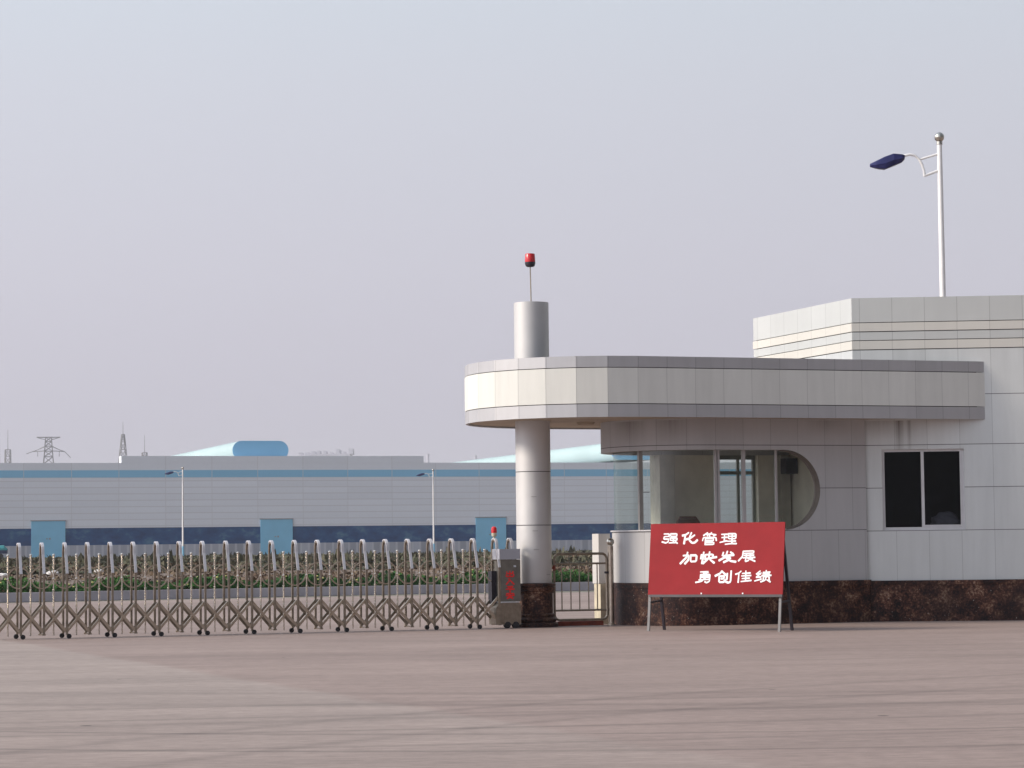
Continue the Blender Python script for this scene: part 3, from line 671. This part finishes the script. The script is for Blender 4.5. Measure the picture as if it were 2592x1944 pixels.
# ------------------------------------------------------------------ retractable gate
GT = thing('retractable_gate', 'long stainless steel folding gate of hoops and scissor bars closing the drive', 'gate', O, TA)
GV = -.30
hoops = [-10.08, -9.69, -9.29, -8.89, -8.49, -8.09, -7.68, -7.26, -6.85, -6.43, -6.0, -5.58, -5.16, -4.73, -4.30, -3.86, -3.44, -3.01, -2.58, -2.15, -1.73, -1.31, -.88, -.58]
def hoop_path():
    back = [(0, .19, .07), (0, .19, 1.40), (0, .185, 1.52)]
    arch = [(0, .06+.125*math.cos(math.pi*i/8), 1.53+.115*math.sin(math.pi*i/8)) for i in range(1, 8)]
    front = [(0, -.07, 1.50), (0, -.19, 1.13), (0, -.195, .06)]
    return back+arch+front
b = MB(); b.tube(hoop_path(), .018, 4, ry=.022, upv=(1, 0, 0)); hm = b.build('hoop', M['steel_dark'], GT)
cvp = [(0, .06+.147*math.cos(R(a)), 1.53+.137*math.sin(R(a))) for a in (50, 75, 100, 125, 150, 172)]+[(0, -.10, 1.46), (0, -.222, 1.13)]
b = MB(); b.tube(cvp, .0235, 4, ry=.010, upv=(1, 0, 0)); cvr = b.build('cover', M['cover'], hm)
prof = [(.014, .05), (.014, .52)]
z = .54
def beads(z0, z1):
    z = z0
    while z < z1:
        prof.extend([(.010, z), (.020, z+.006), (.020, z+.014), (.010, z+.02)]); z += .0235
beads(.54, .86); prof += [(.012, .88), (.012, 1.0), (.012, 1.015), (.022, 1.03), (.022, 1.045), (.012, 1.06), (.012, 1.13)]
beads(1.135, 1.42); prof += [(.011, 1.425), (.02, 1.435), (.025, 1.452), (.02, 1.47), (.008, 1.478)]
b = MB(); b.lathe(prof, (0, 0), 8, smooth=False); pm = b.build('bead_post', M['bead'], GT)
def sc_bar(dx, up_, layer):
    b = MB(); z0, z1 = (.11, .585) if up_ else (.585, .11)
    b.tube([(0, layer, z0), (dx, layer, z1)], .017, 4, ry=.022, upv=(0, 1, 0)); return b
def ring_part(r):
    b = MB(); b.tube([(r*math.cos(2*math.pi*i/24), 0, 1.06+r*math.sin(2*math.pi*i/24)) for i in range(24)], .006, 4, ry=.011, closed=True, upv=(0, 1, 0)); return b
b = MB()
for v in (-.19, .19):
    b.tube([(0, v-.02, .042), (0, v+.02, .042)], .042, 14)
wm = None
ringmesh = None
def wheel_pair(u):
    global wm
    if wm is None:
        for k, v in enumerate((-.20, .19)):
            b = MB(); b.tube([(-.0, v-.022, .042), (0, v+.022, .042)], .042, 14); o = b.build('wheel', M['rubber'], GT); o.location = (u+.035*(1 if k == 0 else -.6), GV, 0)
            wm = (wm or [])+[o]
    else:
        for k, o in enumerate(wm):
            c = o.copy(); C.objects.link(c); c.parent = GT; c.location = (u+.035*(1 if k == 0 else -.6), GV, 0)
axm = None
for i, u in enumerate(hoops):
    if i == 0: hm.location = (u, GV, 0); h_ = hm
    else: h_ = at_copy(hm, GT, (u, GV, 0))
    if i < len(hoops)-1:
        if i % 2 == 1: wheel_pair(u)
        else:
            if axm is None:
                b = MB(); b.tube([(-.035, -.2, .075), (.03, -.2, .075)], .014, 6); b.tube([(-.04, .16, .07), (.04, .16, .07)], .014, 6); b.tube([(0, -.2, .075), (0, .19, .07)], .012, 6)
                axm = b.build('foot_bracket', M['steel'], GT); axm.location = (u, GV, 0)
            else:
                c = axm.copy(); C.objects.link(c); c.parent = GT; c.location = (u, GV, 0)
    # axle joining the scissor bars at the hoop
    if i < len(hoops)-2:
        du = hoops[i+1]-u
        if i == 0: pm.location = (u+du/2, GV, 0)
        else: at_copy(pm, GT, (u+du/2, GV, 0))
        r = du/2-.012
        o = ring_part(r).build('ring', M['steel'], GT); o.location = (hoops[i+1], GV+.02, 0)
        for (lay, upd) in ((-.185, False), (-.135, True), (.10, False), (.15, True)):
            o = sc_bar(du, upd, lay).build('scissor_bar', M['steel_dark' if lay > 0 else 'steel'], GT); o.location = (u, GV, 0)  # rear bars take the darker steel: shade put into their colour
# drive head at the right-hand end of the gate
hd = MB(); hd.box((-.86, -.52, .50), (-.47, -.16, 1.27)); hd = hd.build('drive_cabinet', M['olive'], GT)
b = MB(); b.box((-.96, -.30, .45), (-.865, -.10, 1.06)); b.build('control_box', M['black_plastic'], hd)
b = MB(); b.box((-.885, -.535, 1.275), (-.475, -.14, 1.468)); b.build('display_box', M['display'], hd)
b = MB(); b.box((-.86, -.545, .475), (-.50, -.14, .495)); b.build('trim_strip', M['alu'], hd)
mbm = MB()
pr = [(-.96, .07), (-.97, .28), (-.955, .39), (-.90, .455), (-.80, .47), (-.50, .47), (-.47, .44), (-.47, .07)]
mbm.face([(x, -.535, z) for x, z in pr]); mbm.face([(x, -.13, z) for x, z in pr][::-1])
for i in range(len(pr)):
    a_, c_ = pr[i], pr[(i+1) % len(pr)]; mbm.face([(a_[0], -.535, a_[1]), (a_[0], -.13, a_[1]), (c_[0], -.13, c_[1]), (c_[0], -.535, c_[1])])
mbm.build('motor_housing', M['steel_dark'], hd)
b = MB(); b.box((-.80, -.545, .08), (-.52, -.536, .40)); b.build('access_panel', M['steel_dark'], hd)
for x in (-.74, -.58):
    b = MB(); b.tube([(x, -.56, .065), (x, -.46, .065)], .06, 16); b.build('wheel', M['rubber'], hd)
gb = MB(); gb.lathe([(.02, 1.66), (.02, 1.70), (.045, 1.705), (.05, 1.77)], (-.885, GV+.05), 16); gb = gb.build('warning_light', M['dirty_white'], GT)
b = MB(); b.lathe([(.052, 1.77), (.055, 1.80), (.05, 1.86), (.03, 1.885), (.005, 1.89)], (-.885, GV+.05), 16); b.build('lens', M['red_lens'], gb)

# ------------------------------------------------------------------ brush lettering: strokes as tapered ribbons
def ribbon(b, pts, wd, box, lift, to3, taper=(.85, 1.15)):
    x0, y0, x1, y1 = box
    P = [Vector((x0+(x1-x0)*p[0]/100, y1-(y1-y0)*p[1]/100)) for p in pts]
    # round off corners a little and resample
    Q = [P[0]]
    for i in range(1, len(P)-1):
        a_, c_, d_ = P[i-1], P[i], P[i+1]; q = .12
        Q += [c_.lerp(a_, q), c_.lerp(d_, q)]
    Q.append(P[-1])
    n = len(Q); Lf = []; Rt = []
    for i in range(n):
        t = (Q[min(i+1, n-1)]-Q[max(i-1, 0)]);  t.normalize(); nn = Vector((-t.y, t.x))
        k = taper[0]+(taper[1]-taper[0])*i/(n-1); ww = wd*k*.5
        e = t*(-ww*.6 if i == 0 else (ww*.6 if i == n-1 else 0))
        if i == 0 or i == n-1:
            Lf.append(Q[i]+e+nn*ww*.72); Rt.append(Q[i]+e-nn*ww*.72)
            if i == 0: Lf.append(Q[i]-e*.1+nn*ww); Rt.append(Q[i]-e*.1-nn*ww)
            else: Lf.insert(len(Lf)-1, Q[i]-e*.1+nn*ww); Rt.insert(len(Rt)-1, Q[i]-e*.1-nn*ww)
        else: Lf.append(Q[i]+nn*ww); Rt.append(Q[i]-nn*ww)
    for i in range(len(Lf)-1):
        b.face([to3(Rt[i].x, Rt[i].y, lift), to3(Rt[i+1].x, Rt[i+1].y, lift), to3(Lf[i+1].x, Lf[i+1].y, lift), to3(Lf[i].x, Lf[i].y, lift)])
GL = {
'强': [[(12,8),(44,8),(44,32)],[(44,32),(14,34),(12,58),(42,58)],[(42,58),(40,84),(26,95),(2,84)],[(54,8),(54,32),(92,32),(92,8),(52,8)],[(52,48),(52,70),(94,70),(94,48),(50,48)],[(72,36),(72,92)],[(46,95),(92,91)],[(84,80),(98,100)]],
'化': [[(42,3),(24,22),(4,28)],[(22,26),(16,98)],[(60,3),(50,40),(48,68),(65,92),(83,90),(98,68)],[(80,25),(55,50),(28,62)]],
'管': [[(35,2),(8,26)],[(22,15),(48,15)],[(30,17),(37,28)],[(62,2),(48,22)],[(58,13),(92,22)],[(72,15),(80,29)],[(50,28),(50,38)],[(3,68),(8,42),(92,42),(96,68)],[(22,52),(76,52),(76,69),(22,69)],[(22,48),(22,98)],[(22,82),(80,82),(80,98),(20,98)]],
'理': [[(8,10),(42,10)],[(26,10),(26,72)],[(10,38),(42,36)],[(0,80),(42,66)],[(50,6),(50,49),(94,49),(94,6),(48,6)],[(50,27),(94,27)],[(72,6),(72,92)],[(46,71),(94,69)],[(32,97),(70,91),(99,92)]],
'加': [[(16,30),(50,26),(48,66),(28,97)],[(42,2),(36,45),(0,96)],[(62,28),(62,80),(96,78),(98,28),(60,28)]],
'快': [[(3,60),(8,26)],[(20,4),(12,98)],[(28,28),(30,46)],[(32,26),(76,24),(78,50)],[(26,62),(99,46)],[(56,2),(52,55),(18,98)],[(60,66),(86,94)]],
'发': [[(24,12),(18,44),(86,35)],[(48,3),(38,50),(0,80)],[(66,10),(80,26)],[(40,58),(70,55),(56,76),(28,95)],[(42,60),(70,86),(99,92)]],
'展': [[(26,6),(90,4),(88,24),(26,26)],[(26,6),(24,50),(0,90)],[(32,44),(90,41)],[(46,31),(46,62)],[(70,30),(70,60)],[(26,64),(97,60)],[(45,64),(40,97),(60,86)],[(86,66),(68,77)],[(54,66),(99,94)]],
'勇': [[(28,8),(86,5),(60,21)],[(46,14),(60,22)],[(30,29),(30,66)],[(30,29),(92,28),(90,64)],[(30,42),(90,41)],[(30,54),(90,53)],[(60,24),(60,66)],[(20,75),(92,70),(88,88),(72,98),(60,90)],[(54,64),(40,86),(0,95)]],
'创': [[(40,2),(28,24),(0,42)],[(40,6),(64,36)],[(24,46),(54,42),(52,64),(36,64)],[(24,46),(24,93),(52,93),(60,76)],[(73,22),(70,70)],[(96,2),(94,90),(80,98),(65,88)]],
'佳': [[(34,4),(20,22),(0,30)],[(21,28),(18,98)],[(42,24),(92,20)],[(64,2),(64,42)],[(38,45),(96,41)],[(64,44),(64,86)],[(42,66),(88,63)],[(36,91),(70,86),(99,82)]],
'绩': [[(32,6),(10,33)],[(10,33),(36,30)],[(38,22),(10,60)],[(10,60),(38,56)],[(0,90),(40,74)],[(50,19),(92,17)],[(48,32),(88,30)],[(42,47),(99,43)],[(69,2),(69,46)],[(53,55),(53,84)],[(53,55),(88,54),(88,84)],[(70,60),(64,84),(38,97)],[(74,80),(96,98)]],
'出': [[(50,2),(50,95)],[(15,12),(15,44),(85,44),(85,12)],[(8,60),(8,94),(92,94),(92,60)]],
'入': [[(30,6),(55,16),(8,96)],[(50,28),(96,96)]],
'平': [[(15,12),(85,12)],[(28,26),(36,42)],[(72,26),(62,42)],[(4,56),(96,56)],[(50,12),(50,100)]],
'安': [[(50,0),(50,12)],[(8,32),(8,17),(92,17),(92,32)],[(45,26),(25,60),(82,96)],[(72,42),(55,75),(15,96)],[(3,52),(97,49)]],
}
def glyph(name, ch_, box, wd, mat, parent, to3, base=.002):
    b = MB()
    for i, st in enumerate(GL[ch_]): ribbon(b, st, wd, box, base+.0005*i, to3)
    return b.build(name, mat, parent, merge=False)
for ch_, zc_ in zip('出入平安', (1.005, .865, .73, .605)):
    glyph('character', ch_, (-.765, zc_-.055, -.595, zc_+.055), .026, M['red_letter'], hd, lambda x, z, l: (x, -.522-l, z))

# ------------------------------------------------------------------ pedestrian gate and its post
PG = thing('pedestrian_gate', 'small stainless tube gate with upright bars between column and round topped post', 'gate', A2W(.40, 0), TA)
w_ = 1.10
b = MB(); r = .10
pth = [(r, 0, .115), (w_-.03-r, 0, .115)]+[(w_-.03-r+r*math.sin(R(90)*i/5), 0, .115+r-r*math.cos(R(90)*i/5)) for i in range(1, 6)]
pth += [(w_-.03-r+r*math.cos(R(90)*i/5), 0, 1.36-r+r*math.sin(R(90)*i/5)) for i in range(6)]
pth += [(r-r*math.sin(R(90)*i/5), 0, 1.36-r+r*math.cos(R(90)*i/5)) for i in range(6)]
pth += [(r-r*math.cos(R(90)*i/5), 0, .115+r-r*math.sin(R(90)*i/5)) for i in range(5)]
b.tube(pth, .024, 10, closed=True); b.build('frame', M['steel_dark'], PG)
for z in (1.175, .295):
    b = MB(); b.tube([(.03, 0, z), (w_-.06, 0, z)], .019, 8); b.build('rail', M['steel_dark'], PG)
for x in (.15, .333, .51, .695, .873):
    b = MB(); b.tube([(x, 0, .30), (x, 0, 1.17)], .0125, 8); b.build('bar', M['steel_dark'], PG)
for z in (1.10, .72):
    b = MB(); b.tube([(-.085, 0, z), (.02, 0, z)], .02, 8); b.tube([(-.0, -.0, z-.05), (0, 0, z+.05)], .028, 8); b.build('hinge', M['rust_red'] if z > 1 else M['steel_dark'], PG)
PP = thing('gate_post', 'stainless steel post with a ball top between small gate and hut', 'post', A2W(1.545, -.02), TA)
b = MB(); b.lathe([(.085, 0), (.085, .015), (.055, .03), (.055, 1.50)], (0, 0), 20); b.build('pole', M['steel'], PP)
b = MB(); b.lathe([(.045, 1.495), (.045, 1.515)] + sphere_prof(.075, 1.58, 10), (0, 0), 20); b.build('ball', M['chrome'], PP)
b = MB(); b.box((-.05, -.015, .58), (.05, .015, .62), Matrix.Translation((-.08, 0, .4))); b.build('latch', M['black_plastic'], PP)
th_ = MB(); th_.box((.45, .12, 0), (1.44, .24, .075)); th_.box((.46, .125, .075), (1.43, .235, .083))
o = th_.build('threshold_beam', M['rust_red'], None); o.location = O; o.rotation_euler = (0, 0, TA)
tag(o, 'rusty red steel beam lying on the ground below the small gate', 'threshold')

# ------------------------------------------------------------------ red slogan board
SB = thing('slogan_board', 'red board with white brush writing on grey trestle legs before the hut', 'sign', (3.42, 44.05, 0), R(-28))
lean = math.atan(.26/1.87)
def onp(x, h, l):      # board coordinates -> local: x along, h up the slope, l out of the face towards the viewer
    return (x, h*math.sin(lean)-l*math.cos(lean), h*math.cos(lean)+l*math.sin(lean))
LT = Matrix.Rotation(-lean, 4, 'X')
def pbox(b, a, c): b.box(a, c, LT)
xl, xr, hl, hh = -1.255, 1.29, .645, 1.90
b = MB(); pbox(b, (xl, 0, hl), (xr, .025, hh)); b.build('panel', M['red_panel'], SB)
b = MB(); pbox(b, (xl+.03, -.012, hl-.045), (xr-.005, .04, hl-.002)); b.build('bottom_rail', M['rail_paint'], SB)
boxes = {'强':(-1.038,1.540,-0.711,1.740),'化':(-0.655,1.529,-0.332,1.749),'管':(-0.261,1.511,0.037,1.744),'理':(0.077,1.507,0.411,1.725),'加':(-0.662,1.173,-0.332,1.400),'快':(-0.284,1.177,0.044,1.404),'发':(0.075,1.189,0.409,1.414),'展':(0.440,1.200,0.771,1.417),'勇':(-0.353,0.838,-0.047,1.065),'创':(0.015,0.836,0.341,1.069),'佳':(0.395,0.842,0.711,1.067),'绩':(0.756,0.848,1.078,1.072)}
thin = {'强', '管', '理', '勇', '绩', '展', '佳'}
for ch_, bx in boxes.items():
    q = .008; bx = (bx[0]+q, bx[1]+q, bx[2]-q, bx[3]-q)
    glyph('character', ch_, bx, .0265 if ch_ in thin else .036, M['white_letter'], SB, onp)
b = MB()
for x in (.28, .36):
    pass
for x in (-.23, .55):
    b = MB(); pbox(b, (x-.012, -.006, hl+.005), (x+.012, -.001, hl+.03)); b.build('fixing', M['white_letter'], SB)
for x in (-1.235, 1.235):
    b = MB(); pbox(b, (x-.022, .028, .0), (x+.022, .065, 1.85)); b.build('leg', M['grey_paint'], SB)
    b = MB(); b.tube([(x*.985, .30, 1.80), (x*.985, .68, 0.)], .022, 4, smooth=False); b.build('leg', M['black_plastic'], SB)
    b = MB(); b.tube([(x*.992, .10, .50), (x*.992, .56, .52)], .016, 4, smooth=False); b.build('brace', M['black_plastic'], SB)

# ------------------------------------------------------------------ street lamps
def make_lamp(loc, label, blue_base):
    t = thing('street_lamp', label, 'street lamp', loc, 0, None)
    b = MB(); b.tube([(0, 0, .0), (0, 0, 11.95)], [.105, .066], 16); b.build('pole', M['white_paint'], t)
    b = MB(); b.tube([(0, 0, 0), (0, 0, 2.1)], .13, 12); b.build('base_sleeve', M['fac_door'], t)
    b = MB(); b.lathe([(.08, 11.94), (.08, 12.02)] + sphere_prof(.13, 12.14, 12), (0, 0), 20); b.build('ball', M['chrome'], t)
    b = MB()
    b.tube([(-.05, 0, 11.25), (-.41, 0, 11.12)], .035, 10)
    b.tube([(-.05, 0, 11.69), (-.50, 0, 11.56)], .03, 10)
    b.tube([(-.41, 0, 11.10), (-.42, 0, 11.24), (-.47, 0, 11.42), (-.54, 0, 11.56), (-.65, 0, 11.66), (-.78, 0, 11.69), (-.92, 0, 11.66), (-1.10, 0, 11.61)], .036, 10)
    b.build('arm', M['white_paint'], t)
    # wedge shaped blue head
    secs = [(-.93, .02, .10, 11.55, 11.68), (-1.00, .09, .14, 11.48, 11.70), (-1.22, .15, .16, 11.40, 11.72), (-1.45, .15, .14, 11.31, 11.64), (-1.68, .10, .10, 11.33, 11.53), (-1.84, .03, .04, 11.37, 11.45)]
    b = MB(); rg_ = []
    for (x, wb_, wt_, z0, z1) in secs:
        zm = z0+(z1-z0)*.42
        rg_.append([(x, -wb_*.7, z0), (x, wb_*.7, z0), (x, wt_, zm), (x, wt_*.75, z1-.02), (x, 0, z1), (x, -wt_*.75, z1-.02), (x, -wt_, zm)])
    for i in range(len(rg_)-1):
        for k in range(7): b.face([rg_[i][k], rg_[i][(k+1) % 7], rg_[i+1][(k+1) % 7], rg_[i+1][k]], smooth=False)
    b.face(rg_[0][::-1]); b.face(rg_[-1])
    h = b.build('lamp_head', M['blue_lamp'], t)
    b = MB(); b.face([(-1.02, -.05, 11.468), (-1.02, .05, 11.468), (-1.22, .09, 11.388), (-1.45, .09, 11.298), (-1.64, .05, 11.312), (-1.64, -.05, 11.312), (-1.45, -.09, 11.298), (-1.22, -.09, 11.388)])
    b.build('lens', M['lamp_lens'], h)
    return t
lp = make_lamp((11.32, 66, 0), 'tall white street lamp with blue head rising behind the gatehouse roof', False)
for (x, y, z0, lb) in ((-42.45, 325, 0, 'distant white street lamp before the factory, between its two left blue doors'), (-10.9, 345, 0, 'distant white street lamp before the factory, nearer the silver column')):
    c = copy_tree(lp); c.location = (x, y, z0); c['label'] = lb; c.scale = (1.25, 1.25, 1.0)
    c.rotation_euler = (0, 0, R(8))

# ------------------------------------------------------------------ factory far behind
FT = R(17.7); FA = thing('factory', 'long grey sheet clad factory with a blue band and pale blue doors', 'factory', (-81.16, 400, 0), FT)
def fbox(name, mat, s_0, s_1, z0, z1, t0=0., t1=.5, parent=None, uvs=True):
    b = MB()
    b.face([(s_0, t0, z0), (s_1, t0, z0), (s_1, t0, z1), (s_0, t0, z1)], [(s_0, z0), (s_1, z0), (s_1, z1), (s_0, z1)])
    for q in ([(s_1, t0, z0), (s_1, t1, z0), (s_1, t1, z1), (s_1, t0, z1)], [(s_0, t1, z0), (s_0, t0, z0), (s_0, t0, z1), (s_0, t1, z1)], [(s_0, t0, z1), (s_1, t0, z1), (s_1, t1, z1), (s_0, t1, z1)], [(s_0, t0, z0), (s_0, t1, z0), (s_1, t1, z0), (s_1, t0, z0)], [(s_1, t1, z0), (s_0, t1, z0), (s_0, t1, z1), (s_1, t1, z1)]):
        b.face(q, [(1, 7.9)]*4)
    return b.build(name, mat, parent or FA)
SL, SR = -75, 190
doors = [(4.89, 10.25), (41.86, 47.19), (78.53, 83.80), (-32.0, -26.7), (115.2, 120.5)]
fbox('upper_wall', M['fac_wall'], SL, SR, 14.55, 15.72, 0, 90)
fbox('raised_parapet', M['fac_wall'], 19.2, 69.57, 15.725, 16.83, -.01, 2.0)
fbox('blue_band', M['fac_band'], SL, SR, 13.38, 14.545, -.03, 89)
fbox('main_wall', M['fac_wall'], SL, SR, 5.32, 13.375, 0, 90)
fbox('window_strip', M['navy'], SL, SR, 2.6, 5.315, .06, 89)
fbox('base_wall', M['fac_base'], SL, SR, 0, 2.595, -.05, 90)
for (a_, c_) in doors:
    d_ = fbox('door', M['fac_door'], a_, c_, 0, 6.48, -.22, .02)
    fbox('lintel', M['lattice'], a_-.12, c_+.12, 6.48, 6.62, -.30, .02, d_)
    b = MB(); b.box((a_*.5+c_*.5-.35, -.27, 3.6), (a_*.5+c_*.5-.1, -.225, 3.75)); b.box((a_*.5+c_*.5+.1, -.27, 3.55), (a_*.5+c_*.5+.35, -.225, 3.8)); b.build('handle', M['lattice'], d_)
# round-ended ridge ventilators running back over the roof
def vent(s_c, y0=3.):
    wv, z0, z1 = 9.4, 16.3, 19.45; h = (z1-z0)/2; zc_ = (z0+z1)/2
    sec = []
    for i in range(13):
        a = -math.pi/2+math.pi*i/12; sec.append((s_c+wv/2-h+h*math.cos(a), zc_+h*math.sin(a)))
    for i in range(13):
        a = math.pi/2+math.pi*i/12; sec.append((s_c-wv/2+h+h*math.cos(a), zc_+h*math.sin(a)))
    b = MB(); n = len(sec)
    for i in range(n):
        p, q = sec[i], sec[(i+1) % n]; b.face([(q[0], y0+.05, q[1]), (p[0], y0+.05, p[1]), (p[0], y0+110, p[1]), (q[0], y0+110, q[1])], smooth=True)
    b.face([(x, y0+110, z) for x, z in sec])
    v = b.build('roof_vent', M['mint'], FA)
    b = MB(); b.face([(x, y0, z) for x, z in sec][::-1]); b.face([(x, y0+.05, z) for x, z in sec])
    for i in range(n):
        p, q = sec[i], sec[(i+1) % n]; b.face([(p[0], y0, p[1]), (q[0], y0, q[1]), (q[0], y0+.05, q[1]), (p[0], y0+.05, p[1])])
    b.build('vent_end', M['vent_blue'], v)
for s_c in (42.6, 108.5): vent(s_c)
# cables, boxes along the base
# ------------------------------------------------------------------ far objects
def lattice_mast(name, label, x, y, h, w0, w1, spike, group=None, steps=14, r=.16, cat='mast'):
    t = thing(name, label, cat, (x, y, 0), .4, group); b = MB()
    def c(i, z): q = w0+(w1-w0)*z/h; s_ = ((-1, -1), (1, -1), (1, 1), (-1, 1))[i % 4]; return Vector((s_[0]*q/2, s_[1]*q/2, z))
    for i in range(4): b.tube([c(i, 0), c(i, h)], r, 4, smooth=False)
    for k in range(steps):
        z0, z1 = h*k/steps, h*(k+1)/steps
        for i in range(4):
            b.tube([c(i, z0), c(i+1, z1)], r*.6, 4, smooth=False)
            b.tube([c(i, z1), c(i+1, z1)], r*.6, 4, smooth=False)
    b.build('tower', M['lattice'], t)
    if spike:
        b = MB(); b.tube([(0, 0, h-1), (0, 0, h+spike)], [r*1.1, r*.5], 5); b.build('antenna', M['lattice'], t)
    return t
lattice_mast('radio_mast', 'tallest tapering lattice mast with antenna at the left step of the parapet', -138.8, 900, 43.2, 8, .9, 4.6, None, 16, .12)
lattice_mast('radio_mast', 'short blunt lattice mast just left of the mint roof vent', -145.7, 1000, 40.5, 2.6, 1.7, 7, None, 16, .13)
lattice_mast('radio_mast', 'narrow lattice mast between the dark pole and the pylon', -199.8, 1000, 42.3, 3.2, 1.9, 8, None, 16, .13)
t = thing('chimney', 'dark tapering pole at the left edge of the view', 'chimney', (-183.6, 900, 0))
b = MB(); b.tube([(0, 0, 0), (0, 0, 47.6)], [1.6, .75], 12); b.build('stack', M['lattice'], t)
b = MB(); b.tube([(0, 0, 47.4), (0, 0, 48.0)], .85, 12); b.build('rim', M['lattice'], t)
# power pylon
PY = thing('power_pylon', 'lattice power pylon with wide drooping arms above the low factory roof', 'pylon', (-183.7, 1000, 0), .15)
b = MB(); r = .125
def wd(z): return 10-(10-3.6)*z/38 if z < 38 else 3.6-(3.6-2.2)*(z-38)/9
zs = [0, 8, 15, 21, 26, 30, 33.5, 36.5, 39.3, 41.5, 43.5, 45.3, 47]
def pc(i, z): q = wd(z)/2; s_ = ((-1, -1), (1, -1), (1, 1), (-1, 1))[i % 4]; return Vector((s_[0]*q, s_[1]*q, z))
for k in range(len(zs)-1):
    for i in range(4):
        b.tube([pc(i, zs[k]), pc(i, zs[k+1])], r*1.3, 4, smooth=False); b.tube([pc(i, zs[k]), pc(i+1, zs[k+1])], r*.8, 4, smooth=False); b.tube([pc(i+1, zs[k]), pc(i, zs[k+1])], r*.8, 4, smooth=False); b.tube([pc(i, zs[k+1]), pc(i+1, zs[k+1])], r*.8, 4, smooth=False)
b.build('tower', M['lattice'], PY)
for sg in (-1, 1):
    b = MB()
    for yy in (-.8, .8): b.tube([(sg*1.5, yy, 41.6), (sg*6.3, 0, 41.3)], r, 4, smooth=False); b.tube([(sg*1.4, yy, 43.4), (sg*4.3, 0, 42.0), (sg*6.3, 0, 41.3)], r, 4, smooth=False)
    b.tube([(sg*6.3, 0, 41.3), (sg*8.6, 0, 40.5 if sg < 0 else 38.9)], r, 4, smooth=False); b.tube([(sg*4.2, 0, 41.5), (sg*4.2, 0, 39.4)], r*.8, 4, smooth=False)
    b.build('cross_arm', M['lattice'], PY)
b = MB(); b.tube([(-4.6, 0, 47.0), (4.6, 0, 47.0)], r*1.5, 4, smooth=False); b.tube([(-4.6, 0, 47.0), (-1.2, 0, 46.0)], r, 4, smooth=False); b.tube([(4.6, 0, 47.0), (1.2, 0, 46.0)], r, 4, smooth=False); b.build('top_bar', M['lattice'], PY)
# hazy plant beyond
PS = thing('power_station', 'very faint hazy industrial block beyond the factory roof', 'power station', (-188*1.8, 4500, 0)); PS.scale = (1.8, 1.8, 1.78)
b = MB(); b.box((-18, 0, 0), (27, 40, 96)); b.build('boiler_hall', M['far_wall'], PS)
b = MB()
for i in range(9): b.box((-24+i*6.2, 2, 96), (-24+i*6.2+random.uniform(2, 5), 30, 96.5+random.uniform(1, 5)))
b.build('roof_plant', M['far_wall'], PS)
b = MB(); b.box((-30, 5, 0), (-18.1, 35, 84)); b.build('annex', M['far_wall'], PS)
for (x, h, lb) in ((-84, 94, 'very faint chimney in the haze above the right step of the parapet'), (-37, 92, 'very faint chimney in the haze just left of the silver column')):
    t = thing('chimney', lb, 'chimney', (x*1.8, 4500, 0)); t.scale = (1.8, 1.8, 1.78); b = MB(); b.tube([(0, 0, 0), (0, 0, h)], [2.2, 1.4], 14); b.build('stack', M['far_wall'], t)
    b = MB(); b.tube([(0, 0, h), (0, 0, h+.8)], 1.6, 14); b.build('rim', M['far_wall'], t)
# covered vehicle at the left edge, in front of the factory
CV = thing('covered_trailer', 'low trailer under a turquoise cover half out of view at the left edge', 'trailer', (-63.2, 310, .75), R(8))
CV.scale = (.75, .75, .75)
b = MB(); b.box((-4, -1, .9), (1.6, 1, 1.45)); b.build('body', M['navy_paint'], CV)
b = MB()
sec = [(-1.02, 1.45), (-1.0, 1.75), (-.6, 2.15), (0, 2.25), (.6, 2.15), (1.0, 1.75), (1.02, 1.45)]
for i in range(6):
    (a0, z0), (a1, z1) = sec[i], sec[i+1]; b.face([(-4, a0, z0), (1.1, a0, z0), (1.1, a1, z1), (-4, a1, z1)], smooth=True); b.face([(1.1, a0, z0), (1.6, a0*.98, 1.45+(z0-1.45)*.3), (1.6, a1*.98, 1.45+(z1-1.45)*.3), (1.1, a1, z1)], smooth=True)
b.build('cover', M['teal'], CV)
for x in (-2.8, .6):
    b = MB(); b.tube([(x, -1.05, .45), (x, -.8, .45)], .45, 16); b.build('wheel', M['rubber'], CV)
# rubbish in the grass
for i, (s_, a_, sz, lb) in enumerate(((-7.0, 27, .28, 'crumpled white rubbish in the dry grass at the far left'), (-4.2, 30, .34, 'larger white rubbish bag in the dry grass, second from the left'), (-1.5, 33, .26, 'white scrap of rubbish in the dry grass right of the bag'))):
    s0, s1 = in_view_s(a_); p = K0+KD*(s0+2.2+i*2.3)+KN*a_; p.z = fz(a_)+.26
    o = lumpy('rubbish', p, (sz*.8, sz*.5, sz*.3), M['litter'], i+9); tag(o, lb, 'rubbish', 'white rubbish in the grass')

# ------------------------------------------------------------------ haze
HAZE = True
if HAZE:
    mt = bpy.data.materials.new('pale_haze'); mt.use_nodes = True; N = mt.node_tree.nodes; L = mt.node_tree.links
    N.remove(N['Principled BSDF']); v = N.new('ShaderNodeVolumePrincipled'); v.inputs['Density'].default_value = .00018
    v.inputs['Color'].default_value = (.90, .90, .96, 1); v.inputs['Anisotropy'].default_value = .0
    L.new(v.outputs[0], N['Material Output'].inputs['Volume'])
    b = MB(); b.box((-9500, -300, -1.1), (9500, 12500, 230)); o = b.build('haze', mt); tag(o, kind='stuff'); o['label'] = 'thin pale haze hanging over the whole scene'; o['category'] = 'haze'
